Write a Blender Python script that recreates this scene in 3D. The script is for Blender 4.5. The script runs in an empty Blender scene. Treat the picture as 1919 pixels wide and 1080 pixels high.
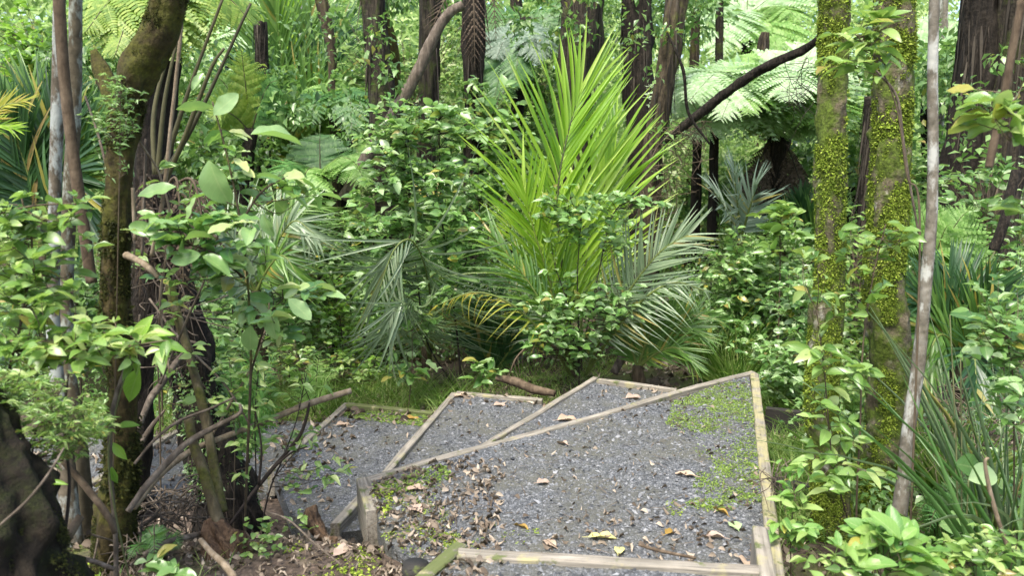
import bpy, bmesh, math, random
import numpy as np
from mathutils import Vector

SEED = 11
rng = np.random.default_rng(SEED)
random.seed(SEED)
scene = bpy.context.scene
COL = scene.collection
R = math.radians

# ------------------------------------------------------------------ camera model
FPX = 1493.0
PITCH = R(10.3)
CAM = np.array([0.0, 0.0, 1.6])
FW = np.array([0, math.cos(PITCH), -math.sin(PITCH)])
UPV = np.array([0, math.sin(PITCH), math.cos(PITCH)])
RT = np.array([1.0, 0, 0])


def ray(px, py):
    return FW + (px - 959.5) / FPX * RT + (540 - py) / FPX * UPV


def D(px, py, y):
    """point seen at pixel (px,py) of the 1919 x 1080 photograph, at world distance y"""
    r = ray(px, py)
    return CAM + r * (y / r[1])


def G(px, py, z):
    r = ray(px, py)
    return CAM + r * ((z - CAM[2]) / r[2])


def mpp(y):
    return y / math.cos(PITCH) / FPX


# ------------------------------------------------------------------ noise
def _h(ix, iy, iz, s):
    n = (ix * 374761393 + iy * 668265263 + iz * 1274126177 + s * 974634777) & 0xFFFFFFFF
    n = ((n ^ (n >> 13)) * 1274126177) & 0xFFFFFFFF
    n = (n ^ (n >> 16)) & 0xFFFF
    return n / 65535.0


def vnoise(P, s=0):
    P = np.asarray(P, float)
    I = np.floor(P).astype(np.int64)
    Fr = P - I
    U = Fr * Fr * (3 - 2 * Fr)
    out = 0
    for dx in (0, 1):
        for dy in (0, 1):
            for dz in (0, 1):
                w = (U[..., 0] if dx else 1 - U[..., 0]) * (U[..., 1] if dy else 1 - U[..., 1]) * (U[..., 2] if dz else 1 - U[..., 2])
                out = out + w * _h(I[..., 0] + dx, I[..., 1] + dy, I[..., 2] + dz, s)
    return out * 2 - 1


def fbm(P, s=0, o=3):
    P = np.asarray(P, float)
    a, t = 1.0, 0
    for k in range(o):
        t = t + a * vnoise(P * (2 ** k), s + k)
        a *= .5
    return t


def sstep(a, b, x):
    t = np.clip((x - a) / (b - a), 0, 1)
    return t * t * (3 - 2 * t)


def nrm(v):
    v = np.asarray(v, float)
    return v / np.maximum(np.linalg.norm(v, axis=-1, keepdims=True), 1e-9)


# ------------------------------------------------------------------ ground heights
def ground(x, y):
    x = np.asarray(x, float)
    y = np.asarray(y, float)
    z = -0.78 + np.clip((x + 0.6) * 0.11, -0.42, 0.14)
    z = z + np.clip((y - 9.0) * 0.05, 0, 1.6)
    # bank of litter in front, on the left of the steps
    yb = 3.72 + np.clip(-(x + 0.65), 0, 3) * 0.26
    m = sstep(0.0, 0.55, yb - y + 0.2) * sstep(0.1, 0.35, -x + 0.02 + (y < 2.9) * 0)
    z = z * (1 - m) + m * (-0.235 - 0.10 * np.clip(-x - 0.9, 0, 3))
    # camera stand, behind and under the upper step
    m2 = sstep(0.2, 0.8, 2.5 - y)
    z = z * (1 - m2) + m2 * (-0.18)
    # ground right of the landing
    m3 = sstep(1.3, 1.9, x) * sstep(0.0, 1.0, 6.5 - y)
    z = z + m3 * 0.06
    P = np.stack([x * 1.3, y * 1.3, x * 0], -1)
    am = 0.03 + 0.25 * sstep(14, 40, y)
    return z + am * fbm(P, 3, 3)


def base(px, y):
    z = -0.7
    for _ in range(4):
        dep = y * math.cos(PITCH) + (CAM[2] - z) * math.sin(PITCH)
        x = (px - 959.5) / FPX * dep
        z = float(ground(x, y))
    return np.array([x, y, z])


# ------------------------------------------------------------------ mesh building
class Tmpl:
    def __init__(self, v, f, uv=None):
        self.v = np.array(v, float)
        self.f = np.array(f, int)
        self.uv = np.array(uv, float) if uv is not None else self.v[:, :2].copy()


class MB:
    def __init__(self):
        self.V, self.F, self.UV, self.n = [], [], [], 0

    def add(self, V, F, uv=None):
        V = np.asarray(V, float).reshape(-1, 3)
        F = np.asarray(F, int)
        self.V.append(V)
        self.UV.append(np.zeros((len(V), 2)) if uv is None else uv)
        self.F.append(F + self.n)
        self.n += len(V)

    def inst(self, T, pos, ex, up, sx, sy=None, sz=None):
        pos = np.asarray(pos, float).reshape(-1, 3)
        N = len(pos)
        if N == 0:
            return
        ex = nrm(np.broadcast_to(np.asarray(ex, float), (N, 3)))
        up = np.broadcast_to(np.asarray(up, float), (N, 3))
        ey = np.cross(up, ex)
        bad = np.linalg.norm(ey, axis=1) < 1e-3
        if bad.any():
            ey[bad] = np.cross(np.array([.3, .5, .8]), ex[bad])
        ey = nrm(ey)
        ez = np.cross(ex, ey)
        sx = np.broadcast_to(np.asarray(sx, float), (N,))
        sy = sx if sy is None else np.broadcast_to(np.asarray(sy, float), (N,))
        sz = sx if sz is None else np.broadcast_to(np.asarray(sz, float), (N,))
        t = T.v
        V = (pos[:, None, :] + t[None, :, 0:1] * (sx[:, None] * ex)[:, None, :]
             + t[None, :, 1:2] * (sy[:, None] * ey)[:, None, :]
             + t[None, :, 2:3] * (sz[:, None] * ez)[:, None, :])
        m = len(t)
        F = (T.f[None] + (np.arange(N) * m)[:, None, None]).reshape(-1, T.f.shape[1])
        self.add(V.reshape(-1, 3), F, np.tile(T.uv, (N, 1)))

    def tube(self, pts, radii, n=8, seg=None, disp=0.0, dscale=(3, 6), s=0, cap=True, smooth=True):
        pts = np.asarray(pts, float)
        radii = np.asarray(radii, float)
        if seg and len(pts) > 1:
            C, rr = cat(pts, seg, radii)
        else:
            C, rr = pts, radii
        m = len(C)
        T = nrm(np.gradient(C, axis=0))
        ref = np.array([1.0, 0.13, 0.07]) if abs(T[0][0]) < .9 else np.array([0, 1.0, 0.1])
        N = nrm(np.cross(T, ref))
        B = np.cross(T, N)
        th = np.arange(n) / n * 2 * math.pi
        rad = np.repeat(rr[:, None], n, 1)
        if disp:
            L = np.concatenate([[0], np.cumsum(np.linalg.norm(np.diff(C, axis=0), axis=1))])
            PP = np.stack([np.cos(th)[None] * dscale[0] + 0 * L[:, None], np.sin(th)[None] * dscale[0] + 0 * L[:, None],
                           0 * th[None] + L[:, None] * dscale[1]], -1)
            rad = rad * (1 + disp * fbm(PP, s, 3))
        V = C[:, None, :] + rad[..., None] * (np.cos(th)[None, :, None] * N[:, None, :] + np.sin(th)[None, :, None] * B[:, None, :])
        i = np.arange(m - 1)[:, None] * n
        j = np.arange(n)[None, :]
        k = (j + 1) % n
        F = np.stack([i + j, i + k, i + n + k, i + n + j], -1).reshape(-1, 4)
        o = self.n
        self.add(V.reshape(-1, 3), F)
        if cap:
            for e, idx in ((0, 0), (1, m - 1)):
                ring = np.arange(n) + idx * n + o
                c = np.array([C[idx]])
                self.V.append(c)
                self.UV.append(np.zeros((1, 2)))
                cc = self.n
                self.n += 1
                nx = np.roll(ring, -1)
                tri = np.stack([nx, ring, np.full(n, cc)], -1) if e == 0 else np.stack([ring, nx, np.full(n, cc)], -1)
                self.F.append(tri)
        return C, rr

    def build(self, name, mat, parent=None, origin=None, smooth=True):
        V = np.concatenate(self.V)
        UV = np.concatenate(self.UV)
        o = np.zeros(3)
        if origin is not None:
            o = np.asarray(origin, float)
        V = V - o
        me = bpy.data.meshes.new(name)
        me.vertices.add(len(V))
        me.vertices.foreach_set('co', V.astype(np.float32).ravel())
        sizes = np.concatenate([np.full(len(F), F.shape[1]) for F in self.F])
        loops = np.concatenate([F.ravel() for F in self.F])
        me.loops.add(len(loops))
        me.loops.foreach_set('vertex_index', loops.astype(np.int32))
        me.polygons.add(len(sizes))
        st = np.concatenate([[0], np.cumsum(sizes)[:-1]])
        me.polygons.foreach_set('loop_start', st.astype(np.int32))
        me.polygons.foreach_set('loop_total', sizes.astype(np.int32))
        uvl = me.uv_layers.new(name='UVMap')
        uvl.data.foreach_set('uv', UV[loops].astype(np.float32).ravel())
        me.polygons.foreach_set('use_smooth', np.full(len(sizes), smooth))
        me.update(calc_edges=True)
        me.validate()
        me.materials.append(mat)
        ob = bpy.data.objects.new(name, me)
        COL.objects.link(ob)
        if parent is not None:
            ob.parent = parent
            if origin is None:
                raise ValueError(name)
        elif origin is not None:
            ob.location = o
        return ob


def cat(P, seg, rad=None):
    """Catmull-Rom through P; seg samples per span"""
    P = np.asarray(P, float)
    n = len(P)
    if n == 2:
        t = np.linspace(0, 1, seg + 1)[:, None]
        C = P[0] * (1 - t) + P[1] * t
        return (C, np.interp(t[:, 0], [0, 1], rad)) if rad is not None else C
    Q = np.vstack([2 * P[0] - P[1], P, 2 * P[-1] - P[-2]])
    out = []
    for i in range(n - 1):
        p0, p1, p2, p3 = Q[i:i + 4]
        t = np.linspace(0, 1, seg, endpoint=False)[:, None]
        out.append(.5 * (2 * p1 + (p2 - p0) * t + (2 * p0 - 5 * p1 + 4 * p2 - p3) * t ** 2 + (3 * p1 - p0 - 3 * p2 + p3) * t ** 3))
    out.append(P[-1:])
    C = np.vstack(out)
    if rad is None:
        return C
    rr = np.interp(np.linspace(0, n - 1, len(C)), np.arange(n), rad)
    return C, rr


def tag(o, label=None, cat=None, group=None, kind=None):
    if label:
        o['label'] = label
    if cat:
        o['category'] = cat
    if group:
        o['group'] = group
    if kind:
        o['kind'] = kind
    return o


def thing(name, loc, label, cat, group=None):
    o = bpy.data.objects.new(name, None)
    o.empty_display_size = .1
    COL.objects.link(o)
    o.location = loc
    return tag(o, label, cat, group)


# ------------------------------------------------------------------ templates
def leaf_t(n=6, peak=.45, tip=1.3, fold=.18, curl=.25, wave=0.0, waven=3, twist=0.0, uvw=True):
    v, uv, f = [], [], []
    for i in range(n + 1):
        t = i / n
        # width profile (half width .5 at peak)
        if t < peak:
            w = math.sin(t / peak * math.pi / 2) ** .8
        else:
            w = max(0, math.cos((t - peak) / (1 - peak) * math.pi / 2)) ** (1 / tip * 1.2)
        w = .5 * max(w, 0.03)
        z = -curl * t * t
        wv = wave * math.sin(t * math.pi * 2 * waven)
        for sgn in (-1, 0, 1):
            v.append((t, sgn * w * (1 + .0 * wv), z + abs(sgn) * (fold * w) + sgn * wv * w + abs(sgn) * wv * .4 * w + twist * sgn * t * w))
            uv.append((t, .5 + sgn * .5))
    for i in range(n):
        a = i * 3
        f += [(a, a + 3, a + 4, a + 1), (a + 1, a + 4, a + 5, a + 2)]
    return Tmpl(v, f, uv)


def strip_t(n=6, peak=.15, fold=.25, droop=.25, power=2.0):
    v, uv, f = [], [], []
    for i in range(n + 1):
        t = i / n
        w = .5 * (min(1, (t / peak) ** .5 * .65 + .35) if t < peak else (1 - ((t - peak) / (1 - peak)) ** power))
        w = max(w, .02)
        z = -droop * t ** 2
        for sgn in (-1, 0, 1):
            v.append((t, sgn * w, z))
            uv.append((t, .5 + sgn * .5))
    # the fold is in width units: stored through sz = sx, so scale roughly
    v = np.array(v)
    v[:, 2] += np.abs(v[:, 1]) * fold * .06
    for i in range(n):
        a = i * 3
        f += [(a, a + 3, a + 4, a + 1), (a + 1, a + 4, a + 5, a + 2)]
    return Tmpl(v, f, uv)


def small_leaf_t(curl=.15, fold=.25):
    v = [(0, 0, 0), (.45, -.5, fold * .5), (.5, 0, -.02), (.45, .5, fold * .5), (1, 0, -curl)]
    f = [(0, 1, 2, 2), (0, 2, 3, 3)]
    f = [(0, 1, 2), (0, 2, 3), (1, 4, 2), (2, 4, 3)]
    uv = [(0, .5), (.45, 0), (.5, .5), (.45, 1), (1, .5)]
    return Tmpl(v, f, uv)


def pinna_t(n=13, pl=.17, droop=.22, rnd=0):
    """one pinna of a fern: pinnules on both sides, sx = length"""
    v, f, uv = [], [], []
    for i in range(n):
        t = (i + .6) / n
        L = pl * (1 - t) ** .7 + .015
        w = .42 / n * 1.05
        for s in (-1, 1):
            z0 = -droop * t * t
            a = len(v)
            dx = .25 * L
            v += [(t - w, 0, z0), (t + w, 0, z0), (t + w * .8 + dx, s * L * .8, z0 - .03 * L), (t + dx, s * L, z0 - .12 * L), (t - w * .9 + dx * .7, s * L * .7, z0 - .03 * L)]
            uv += [(t, .5)] * 5
            if s > 0:
                f += [(a, a + 1, a + 2), (a, a + 2, a + 4), (a + 4, a + 2, a + 3)]
            else:
                f += [(a + 1, a, a + 2), (a + 2, a, a + 4), (a + 2, a + 4, a + 3)]
    # midrib
    a = len(v)
    m = 5
    for i in range(m):
        t = i / (m - 1)
        for s in (-1, 1):
            v.append((t, s * .008 * (1 - t * .8), -droop * t * t + .004))
            uv.append((t, .5))
    for i in range(m - 1):
        b = a + 2 * i
        f += [(b, b + 2, b + 3), (b, b + 3, b + 1)]
    return Tmpl(v, f, uv)


LEAF = [leaf_t(7, .42, 1.3, .25, .22, .05, 1.5), leaf_t(7, .45, 1.2, .45, .10, .05, 2), leaf_t(7, .4, 1.4, .12, .38, .04, 1.5, .2)]
LEAFR = [leaf_t(13, .5, 1.9, .22, .18, .05, 2.2), leaf_t(13, .55, 2.1, .38, .32, .06, 2, -.2), leaf_t(13, .5, 1.8, .12, .08, .06, 2.6)]
LEAFN = [leaf_t(5, .4, 1.0, .3, .25, 0), leaf_t(5, .4, 1.0, .2, .05, 0), leaf_t(5, .45, 1.0, .4, .45, 0, 2, .3)]
SMALL = [small_leaf_t(.15, .25), small_leaf_t(.3, .1), small_leaf_t(.05, .45)]
STRIP = [strip_t(6, .15, .5, .12), strip_t(6, .15, .4, .26), strip_t(6, .12, .5, .05)]
STRIPD = [strip_t(7, .15, .5, .55, 1.6), strip_t(7, .15, .5, .8, 1.6), strip_t(7, .15, .5, .35, 1.6)]
BLADE = [strip_t(6, .08, .8, .35, 1.3), strip_t(6, .08, .8, .65, 1.3), strip_t(6, .08, .8, .1, 1.3)]
PINNA = [pinna_t(13, .17, .2), pinna_t(13, .16, .34), pinna_t(13, .18, .08)]
PINNAS = [pinna_t(8, .15, .15), pinna_t(8, .14, .3)]


def stone_t(k):
    r = np.random.default_rng(100 + k)
    v = np.array([(1, 0, 0), (-1, 0, 0), (0, 1, 0), (0, -1, 0), (0, 0, 1), (0, 0, -1)], float)
    # a chipped octahedron with extra corners
    v = v * r.uniform(.6, 1.15, (6, 1)) + r.normal(0, .18, (6, 3))
    f = [(0, 2, 4), (2, 1, 4), (1, 3, 4), (3, 0, 4), (2, 0, 5), (1, 2, 5), (3, 1, 5), (0, 3, 5)]
    return Tmpl(v, f)


STONE = [stone_t(k) for k in range(6)]


def scatter(mb, Ts, pos, ex, up, sx, sy=None, sz=None):
    """instances with a random template each"""
    pos = np.asarray(pos)
    N = len(pos)
    idx = rng.integers(0, len(Ts), N)
    ex = np.broadcast_to(ex, (N, 3))
    up = np.broadcast_to(up, (N, 3))
    sx = np.broadcast_to(sx, (N,))
    sy = sx if sy is None else np.broadcast_to(sy, (N,))
    sz = sx if sz is None else np.broadcast_to(sz, (N,))
    for k, T in enumerate(Ts):
        s = idx == k
        if s.any():
            mb.inst(T, pos[s], ex[s], up[s], sx[s], sy[s], sz[s])


# ------------------------------------------------------------------ materials
def newmat(name):
    m = bpy.data.materials.new(name)
    m.use_nodes = True
    nt = m.node_tree
    nt.nodes.clear()
    return m, nt, nt.nodes, nt.links


def ramp(nt, cols, interp='LINEAR'):
    r = nt.nodes.new('ShaderNodeValToRGB')
    e = r.color_ramp.elements
    r.color_ramp.interpolation = interp
    while len(e) < len(cols):
        e.new(.5)
    for i, c in enumerate(cols):
        if len(c) == 4:
            p, c = c[0], c[1:]
        else:
            p = i / (len(cols) - 1)
        e[i].position = p
        e[i].color = (*c, 1)
    return r


def mixc(nt, fac, a, b, mode='MIX'):
    m = nt.nodes.new('ShaderNodeMix')
    m.data_type = 'RGBA'
    m.blend_type = mode
    for sock, val in ((m.inputs[0], fac), (m.inputs[6], a), (m.inputs[7], b)):
        if hasattr(val, 'is_output') or hasattr(val, 'links'):
            nt.links.new(val, sock)
        elif isinstance(val, (int, float)):
            sock.default_value = val
        else:
            sock.default_value = (*val, 1)
    return m.outputs[2]


def noise(nt, vec, scale, detail=3, rough=.55, out='Fac'):
    n = nt.nodes.new('ShaderNodeTexNoise')
    n.inputs['Scale'].default_value = scale
    n.inputs['Detail'].default_value = detail
    n.inputs['Roughness'].default_value = rough
    if vec is not None:
        nt.links.new(vec, n.inputs['Vector'])
    return n.outputs[out]


def mapping(nt, vec, scale):
    m = nt.nodes.new('ShaderNodeMapping')
    m.inputs['Scale'].default_value = scale
    nt.links.new(vec, m.inputs['Vector'])
    return m.outputs[0]


def leaf_mat(name, cols, trans=(.25, .42, .05), tf=.38, rough=.42, vein=.35, clump=.9, spec=.5, back=(.5, .62, .42)):
    m, nt, N, L = newmat(name)
    geo = N.new('ShaderNodeNewGeometry')
    tc = N.new('ShaderNodeTexCoord')
    rp = ramp(nt, cols)
    nz = noise(nt, tc.outputs['Object'], clump, 2)
    ad = N.new('ShaderNodeMath')
    ad.operation = 'MULTIPLY_ADD'
    L.new(nz, ad.inputs[0])
    ad.inputs[1].default_value = .9
    ad.inputs[2].default_value = -.45
    ad2 = N.new('ShaderNodeMath')
    ad2.operation = 'ADD'
    ad2.use_clamp = True
    L.new(ad.outputs[0], ad2.inputs[0])
    L.new(geo.outputs['Random Per Island'], ad2.inputs[1])
    L.new(ad2.outputs[0], rp.inputs[0])
    c = rp.outputs[0]
    if vein:      # one leaf in thirty has yellowed or browned
        mu = N.new('ShaderNodeMath'); mu.operation = 'MULTIPLY'
        L.new(geo.outputs['Random Per Island'], mu.inputs[0]); mu.inputs[1].default_value = 37.3
        fr = N.new('ShaderNodeMath'); fr.operation = 'FRACT'
        L.new(mu.outputs[0], fr.inputs[0])
        old = ramp_out(nt, fr.outputs[0], [(.0, .30, .20, .07), (.985, .42, .36, .06), (1, .30, .20, .07)])
        c = mixc(nt, ramp_out(nt, fr.outputs[0], [(.962, 0, 0, 0), (.968, .85, .85, .85)]), c, old)
    # mottling inside one leaf
    n2 = noise(nt, tc.outputs['Object'], 45, 2)
    c = mixc(nt, .35, c, ramp_out(nt, n2, [(.35, .35, .35), (1, 1, 1)]), 'MULTIPLY')
    if vein:
        sep = N.new('ShaderNodeSeparateXYZ')
        L.new(tc.outputs['UV'], sep.inputs[0])
        a = N.new('ShaderNodeMath'); a.operation = 'SUBTRACT'
        L.new(sep.outputs[1], a.inputs[0]); a.inputs[1].default_value = .5
        b = N.new('ShaderNodeMath'); b.operation = 'ABSOLUTE'
        L.new(a.outputs[0], b.inputs[0])
        # side veins: bands leaning to the tip
        sv = N.new('ShaderNodeMath'); sv.operation = 'MULTIPLY_ADD'
        L.new(b.outputs[0], sv.inputs[0]); sv.inputs[1].default_value = -.6
        L.new(sep.outputs[0], sv.inputs[2])
        sw = N.new('ShaderNodeMath'); sw.operation = 'MULTIPLY'
        L.new(sv.outputs[0], sw.inputs[0]); sw.inputs[1].default_value = 50
        sn = N.new('ShaderNodeMath'); sn.operation = 'SINE'
        L.new(sw.outputs[0], sn.inputs[0])
        veins = ramp_out(nt, sn.outputs[0], [(.86, 0, 0, 0), (1, .5, .5, .5)])
        mid = ramp_out(nt, b.outputs[0], [(0, 1, 1, 1), (.05, 0, 0, 0)])
        mx = mixc(nt, 1.0, mid, veins, 'ADD')
        sc = N.new('ShaderNodeMath'); sc.operation = 'MULTIPLY'; sc.use_clamp = True
        L.new(mx, sc.inputs[0]); sc.inputs[1].default_value = vein
        c = mixc(nt, sc.outputs[0], c, (.42, .52, .22))
    # paler underside
    c2 = mixc(nt, .5, c, back, 'SOFT_LIGHT')
    cb = mixc(nt, geo.outputs['Backfacing'], c, c2)
    p = N.new('ShaderNodeBsdfPrincipled')
    L.new(cb, p.inputs['Base Color'])
    p.inputs['Roughness'].default_value = rough
    p.inputs['Specular IOR Level'].default_value = spec
    t = N.new('ShaderNodeBsdfTranslucent')
    tcx = mixc(nt, .55, cb, trans)
    L.new(tcx, t.inputs['Color'])
    mx = N.new('ShaderNodeMixShader')
    mx.inputs[0].default_value = tf
    L.new(p.outputs[0], mx.inputs[1])
    L.new(t.outputs[0], mx.inputs[2])
    o = N.new('ShaderNodeOutputMaterial')
    L.new(mx.outputs[0], o.inputs[0])
    return m


def ramp_out(nt, sock, cols):
    r = ramp(nt, cols)
    nt.links.new(sock, r.inputs[0])
    return r.outputs[0]


def bark_mat(name, cols, scale=(9, 9, 1.6), moss=None, mossamt=.5, lich=None, lichamt=.5, bump=.6, rough=.9, fine=22, mscale=5.0):
    m, nt, N, L = newmat(name)
    tc = N.new('ShaderNodeTexCoord')
    v = mapping(nt, tc.outputs['Object'], scale)
    n1 = noise(nt, v, 3.2, 6, .65)
    n2 = noise(nt, tc.outputs['Object'], fine, 4, .6)
    c = ramp_out(nt, n1, [(.3, *cols[0]), (.5, *cols[1]), (.72, *cols[2])])
    c = mixc(nt, .5, c, ramp_out(nt, n2, [(.3, .35, .35, .35), (.7, 1, 1, 1)]), 'MULTIPLY')
    if lich:
        nl = noise(nt, mapping(nt, tc.outputs['Object'], (1, 1, .5)), 7.0, 5, .7)
        k = ramp_out(nt, nl, [(.62 - .3 * lichamt, 0, 0, 0), (.70 - .3 * lichamt, 1, 1, 1)])
        c = mixc(nt, k, c, lich)
    if moss:
        nm = noise(nt, tc.outputs['Object'], mscale, 6, .68)
        k = ramp_out(nt, nm, [(.66 - .4 * mossamt, 0, 0, 0), (.78 - .4 * mossamt, 1, 1, 1)])
        mo = ramp_out(nt, noise(nt, tc.outputs['Object'], 60, 3), [(.3, moss[0] * .35, moss[1] * .35, moss[2] * .35), (.7, *moss)])
        c = mixc(nt, k, c, mo)
    p = N.new('ShaderNodeBsdfPrincipled')
    L.new(c, p.inputs['Base Color'])
    p.inputs['Roughness'].default_value = rough
    p.inputs['Specular IOR Level'].default_value = .25
    b = N.new('ShaderNodeBump')
    b.inputs['Strength'].default_value = bump
    b.inputs['Distance'].default_value = .02
    ad = N.new('ShaderNodeMath'); ad.operation = 'ADD'
    L.new(n1, ad.inputs[0]); L.new(n2, ad.inputs[1])
    L.new(ad.outputs[0], b.inputs['Height'])
    L.new(b.outputs[0], p.inputs['Normal'])
    o = N.new('ShaderNodeOutputMaterial')
    L.new(p.outputs[0], o.inputs[0])
    return m


def island_mat(name, cols, rough=.8, spec=.3, tf=0.0, trans=(.4, .3, .1), mott=30):
    m, nt, N, L = newmat(name)
    geo = N.new('ShaderNodeNewGeometry')
    tc = N.new('ShaderNodeTexCoord')
    c = ramp_out(nt, geo.outputs['Random Per Island'], cols)
    n2 = noise(nt, tc.outputs['Object'], mott, 3)
    c = mixc(nt, .5, c, ramp_out(nt, n2, [(.3, .4, .4, .4), (.7, 1, 1, 1)]), 'MULTIPLY')
    p = N.new('ShaderNodeBsdfPrincipled')
    L.new(c, p.inputs['Base Color'])
    p.inputs['Roughness'].default_value = rough
    p.inputs['Specular IOR Level'].default_value = spec
    out = p.outputs[0]
    if tf:
        t = N.new('ShaderNodeBsdfTranslucent')
        L.new(mixc(nt, .4, c, trans), t.inputs['Color'])
        mx = N.new('ShaderNodeMixShader')
        mx.inputs[0].default_value = tf
        L.new(out, mx.inputs[1]); L.new(t.outputs[0], mx.inputs[2])
        out = mx.outputs[0]
    o = N.new('ShaderNodeOutputMaterial')
    L.new(out, o.inputs[0])
    return m


M = {}
# leaves: colour ramps run dark -> light -> a few yellowed; leaf_mid ends in painted sky sheen
M['leaf_fresh'] = leaf_mat('leaf_fresh', [(.06, .15, .025), (.16, .30, .055), (.28, .44, .12), (.46, .56, .2)], tf=.42, rough=.3, trans=(.36, .52, .09), spec=.6)
M['leaf_large'] = leaf_mat('leaf_large', [(.06, .17, .05), (.17, .33, .09), (.32, .48, .19), (.55, .6, .24)], tf=.4, rough=.3, vein=.4, spec=.6)
M['leaf_mid'] = leaf_mat('leaf_mid', [(.05, .14, .03), (.14, .29, .065), (.27, .45, .15), (.46, .60, .32)], tf=.4, rough=.3, trans=(.36, .54, .12), spec=.6)  # palest stop paints the sky's reflection on glossy leaves
M['leaf_lime'] = leaf_mat('leaf_lime', [(.10, .24, .025), (.2, .40, .04), (.3, .5, .07)], tf=.42, rough=.4)
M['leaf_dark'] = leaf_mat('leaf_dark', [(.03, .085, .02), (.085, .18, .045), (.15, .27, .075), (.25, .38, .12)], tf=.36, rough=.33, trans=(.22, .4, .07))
M['leaf_far'] = leaf_mat('leaf_far', [(.08, .18, .03), (.24, .39, .085), (.44, .60, .18), (.66, .75, .40)], tf=.45, rough=.5, vein=0, clump=.35, trans=(.48, .65, .24))
M['leaf_obovate'] = leaf_mat('leaf_obovate', [(.12, .28, .06), (.2, .38, .08), (.34, .48, .13)], tf=.4, rough=.4, vein=.55)
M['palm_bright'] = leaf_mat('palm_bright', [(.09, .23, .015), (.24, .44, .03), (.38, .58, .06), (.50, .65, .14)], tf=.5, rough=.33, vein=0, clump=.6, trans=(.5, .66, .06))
M['palm_green'] = leaf_mat('palm_green', [(.045, .12, .02), (.10, .21, .035), (.18, .31, .06)], tf=.34, rough=.38, vein=.12, clump=.7)
M['palm_grey'] = leaf_mat('palm_grey', [(.13, .20, .10), (.23, .31, .17), (.36, .44, .28)], tf=.28, rough=.32, vein=.12, clump=.7, trans=(.3, .42, .18))
M['palm_blue'] = leaf_mat('palm_blue', [(.16, .23, .17), (.26, .34, .26), (.38, .46, .37)], tf=.25, rough=.35, vein=.1, clump=.7, trans=(.3, .4, .26))
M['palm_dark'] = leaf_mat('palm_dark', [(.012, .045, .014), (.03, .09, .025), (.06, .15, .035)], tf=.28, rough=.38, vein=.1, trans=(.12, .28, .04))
M['palm_yellow'] = leaf_mat('palm_yellow', [(.25, .3, .03), (.4, .42, .05), (.45, .35, .06)], tf=.45, rough=.45, vein=.1, trans=(.55, .5, .05))
M['fern_bright'] = leaf_mat('fern_bright', [(.14, .30, .05), (.26, .45, .11), (.4, .58, .2)], tf=.45, rough=.5, vein=0, clump=.8, trans=(.42, .6, .16))
M['fern_pale'] = leaf_mat('fern_pale', [(.30, .48, .20), (.46, .62, .34), (.62, .74, .5)], tf=.45, rough=.5, vein=0, clump=.8, trans=(.55, .72, .36))
M['fern_green'] = leaf_mat('fern_green', [(.04, .13, .03), (.08, .21, .05), (.14, .3, .07)], tf=.38, rough=.48, vein=0)
M['fern_yellow'] = leaf_mat('fern_yellow', [(.12, .23, .03), (.23, .36, .05), (.35, .45, .09)], tf=.42, rough=.5, vein=0, trans=(.45, .55, .08))
M['fern_silver'] = leaf_mat('fern_silver', [(.09, .16, .09), (.17, .25, .16), (.28, .37, .27)], tf=.35, rough=.5, vein=0, trans=(.3, .45, .25))
M['frond_dead'] = island_mat('frond_dead', [(.025, .017, .011), (.07, .048, .03), (.14, .105, .072)], tf=.15)
M['moss_leaf'] = island_mat('moss_leaf', [(.08, .13, .012), (.20, .30, .026), (.33, .44, .05), (.46, .54, .1)], rough=.9, tf=.3, trans=(.35, .45, .04))
M['moss_mid'] = island_mat('moss_mid', [(.05, .08, .008), (.13, .185, .016), (.22, .29, .032)], rough=.95, tf=.25, trans=(.25, .32, .03))
M['moss_dark'] = island_mat('moss_dark', [(.010, .013, .003), (.03, .036, .006), (.065, .07, .012)], rough=.95, tf=.2, trans=(.2, .25, .03))
M['seedling'] = island_mat('seedling', [(.11, .19, .03), (.22, .33, .06), (.36, .47, .13)], rough=.7, tf=.4, trans=(.4, .6, .05))
M['grass'] = leaf_mat('grass', [(.07, .16, .02), (.14, .27, .04), (.25, .38, .08), (.42, .44, .18)], tf=.4, rough=.5, vein=0, clump=1.5)
M['flax'] = leaf_mat('flax', [(.05, .13, .035), (.09, .20, .06), (.16, .28, .10)], tf=.25, rough=.42, vein=.2)
M['litter'] = island_mat('litter', [(.045, .034, .023), (.13, .10, .07), (.25, .20, .145), (.44, .37, .28)], rough=.75, tf=.1)
M['leaf_tan'] = island_mat('leaf_tan', [(.42, .3, .2), (.5, .38, .27)], rough=.7, tf=.1)
M['leaf_pink'] = island_mat('leaf_pink', [(.36, .26, .19), (.48, .37, .29)], rough=.7, tf=.1)
M['leaf_yellow'] = island_mat('leaf_yellow', [(.62, .6, .2), (.66, .62, .25)], rough=.55, tf=.15, mott=14)
M['leaf_orange'] = island_mat('leaf_orange', [(.30, .18, .04), (.40, .26, .06)], rough=.6, tf=.1)
M['leaf_palegreen'] = island_mat('leaf_palegreen', [(.36, .5, .22), (.42, .55, .26)], rough=.5, tf=.15)
M['twig'] = island_mat('twig', [(.05, .035, .02), (.10, .075, .045), (.16, .12, .08)], rough=.85)
M['twig_green'] = island_mat('twig_green', [(.07, .09, .03), (.12, .13, .05)], rough=.7)
M['twig_dark'] = island_mat('twig_dark', [(.02, .015, .012), (.045, .032, .022)], rough=.8)
M['rachis'] = island_mat('rachis', [(.10, .14, .03), (.16, .2, .05)], rough=.5)
M['rachis_dark'] = island_mat('rachis_dark', [(.04, .05, .02), (.07, .08, .03)], rough=.55)
M['stipe'] = island_mat('stipe', [(.045, .042, .018), (.085, .08, .03)], rough=.7)

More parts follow.
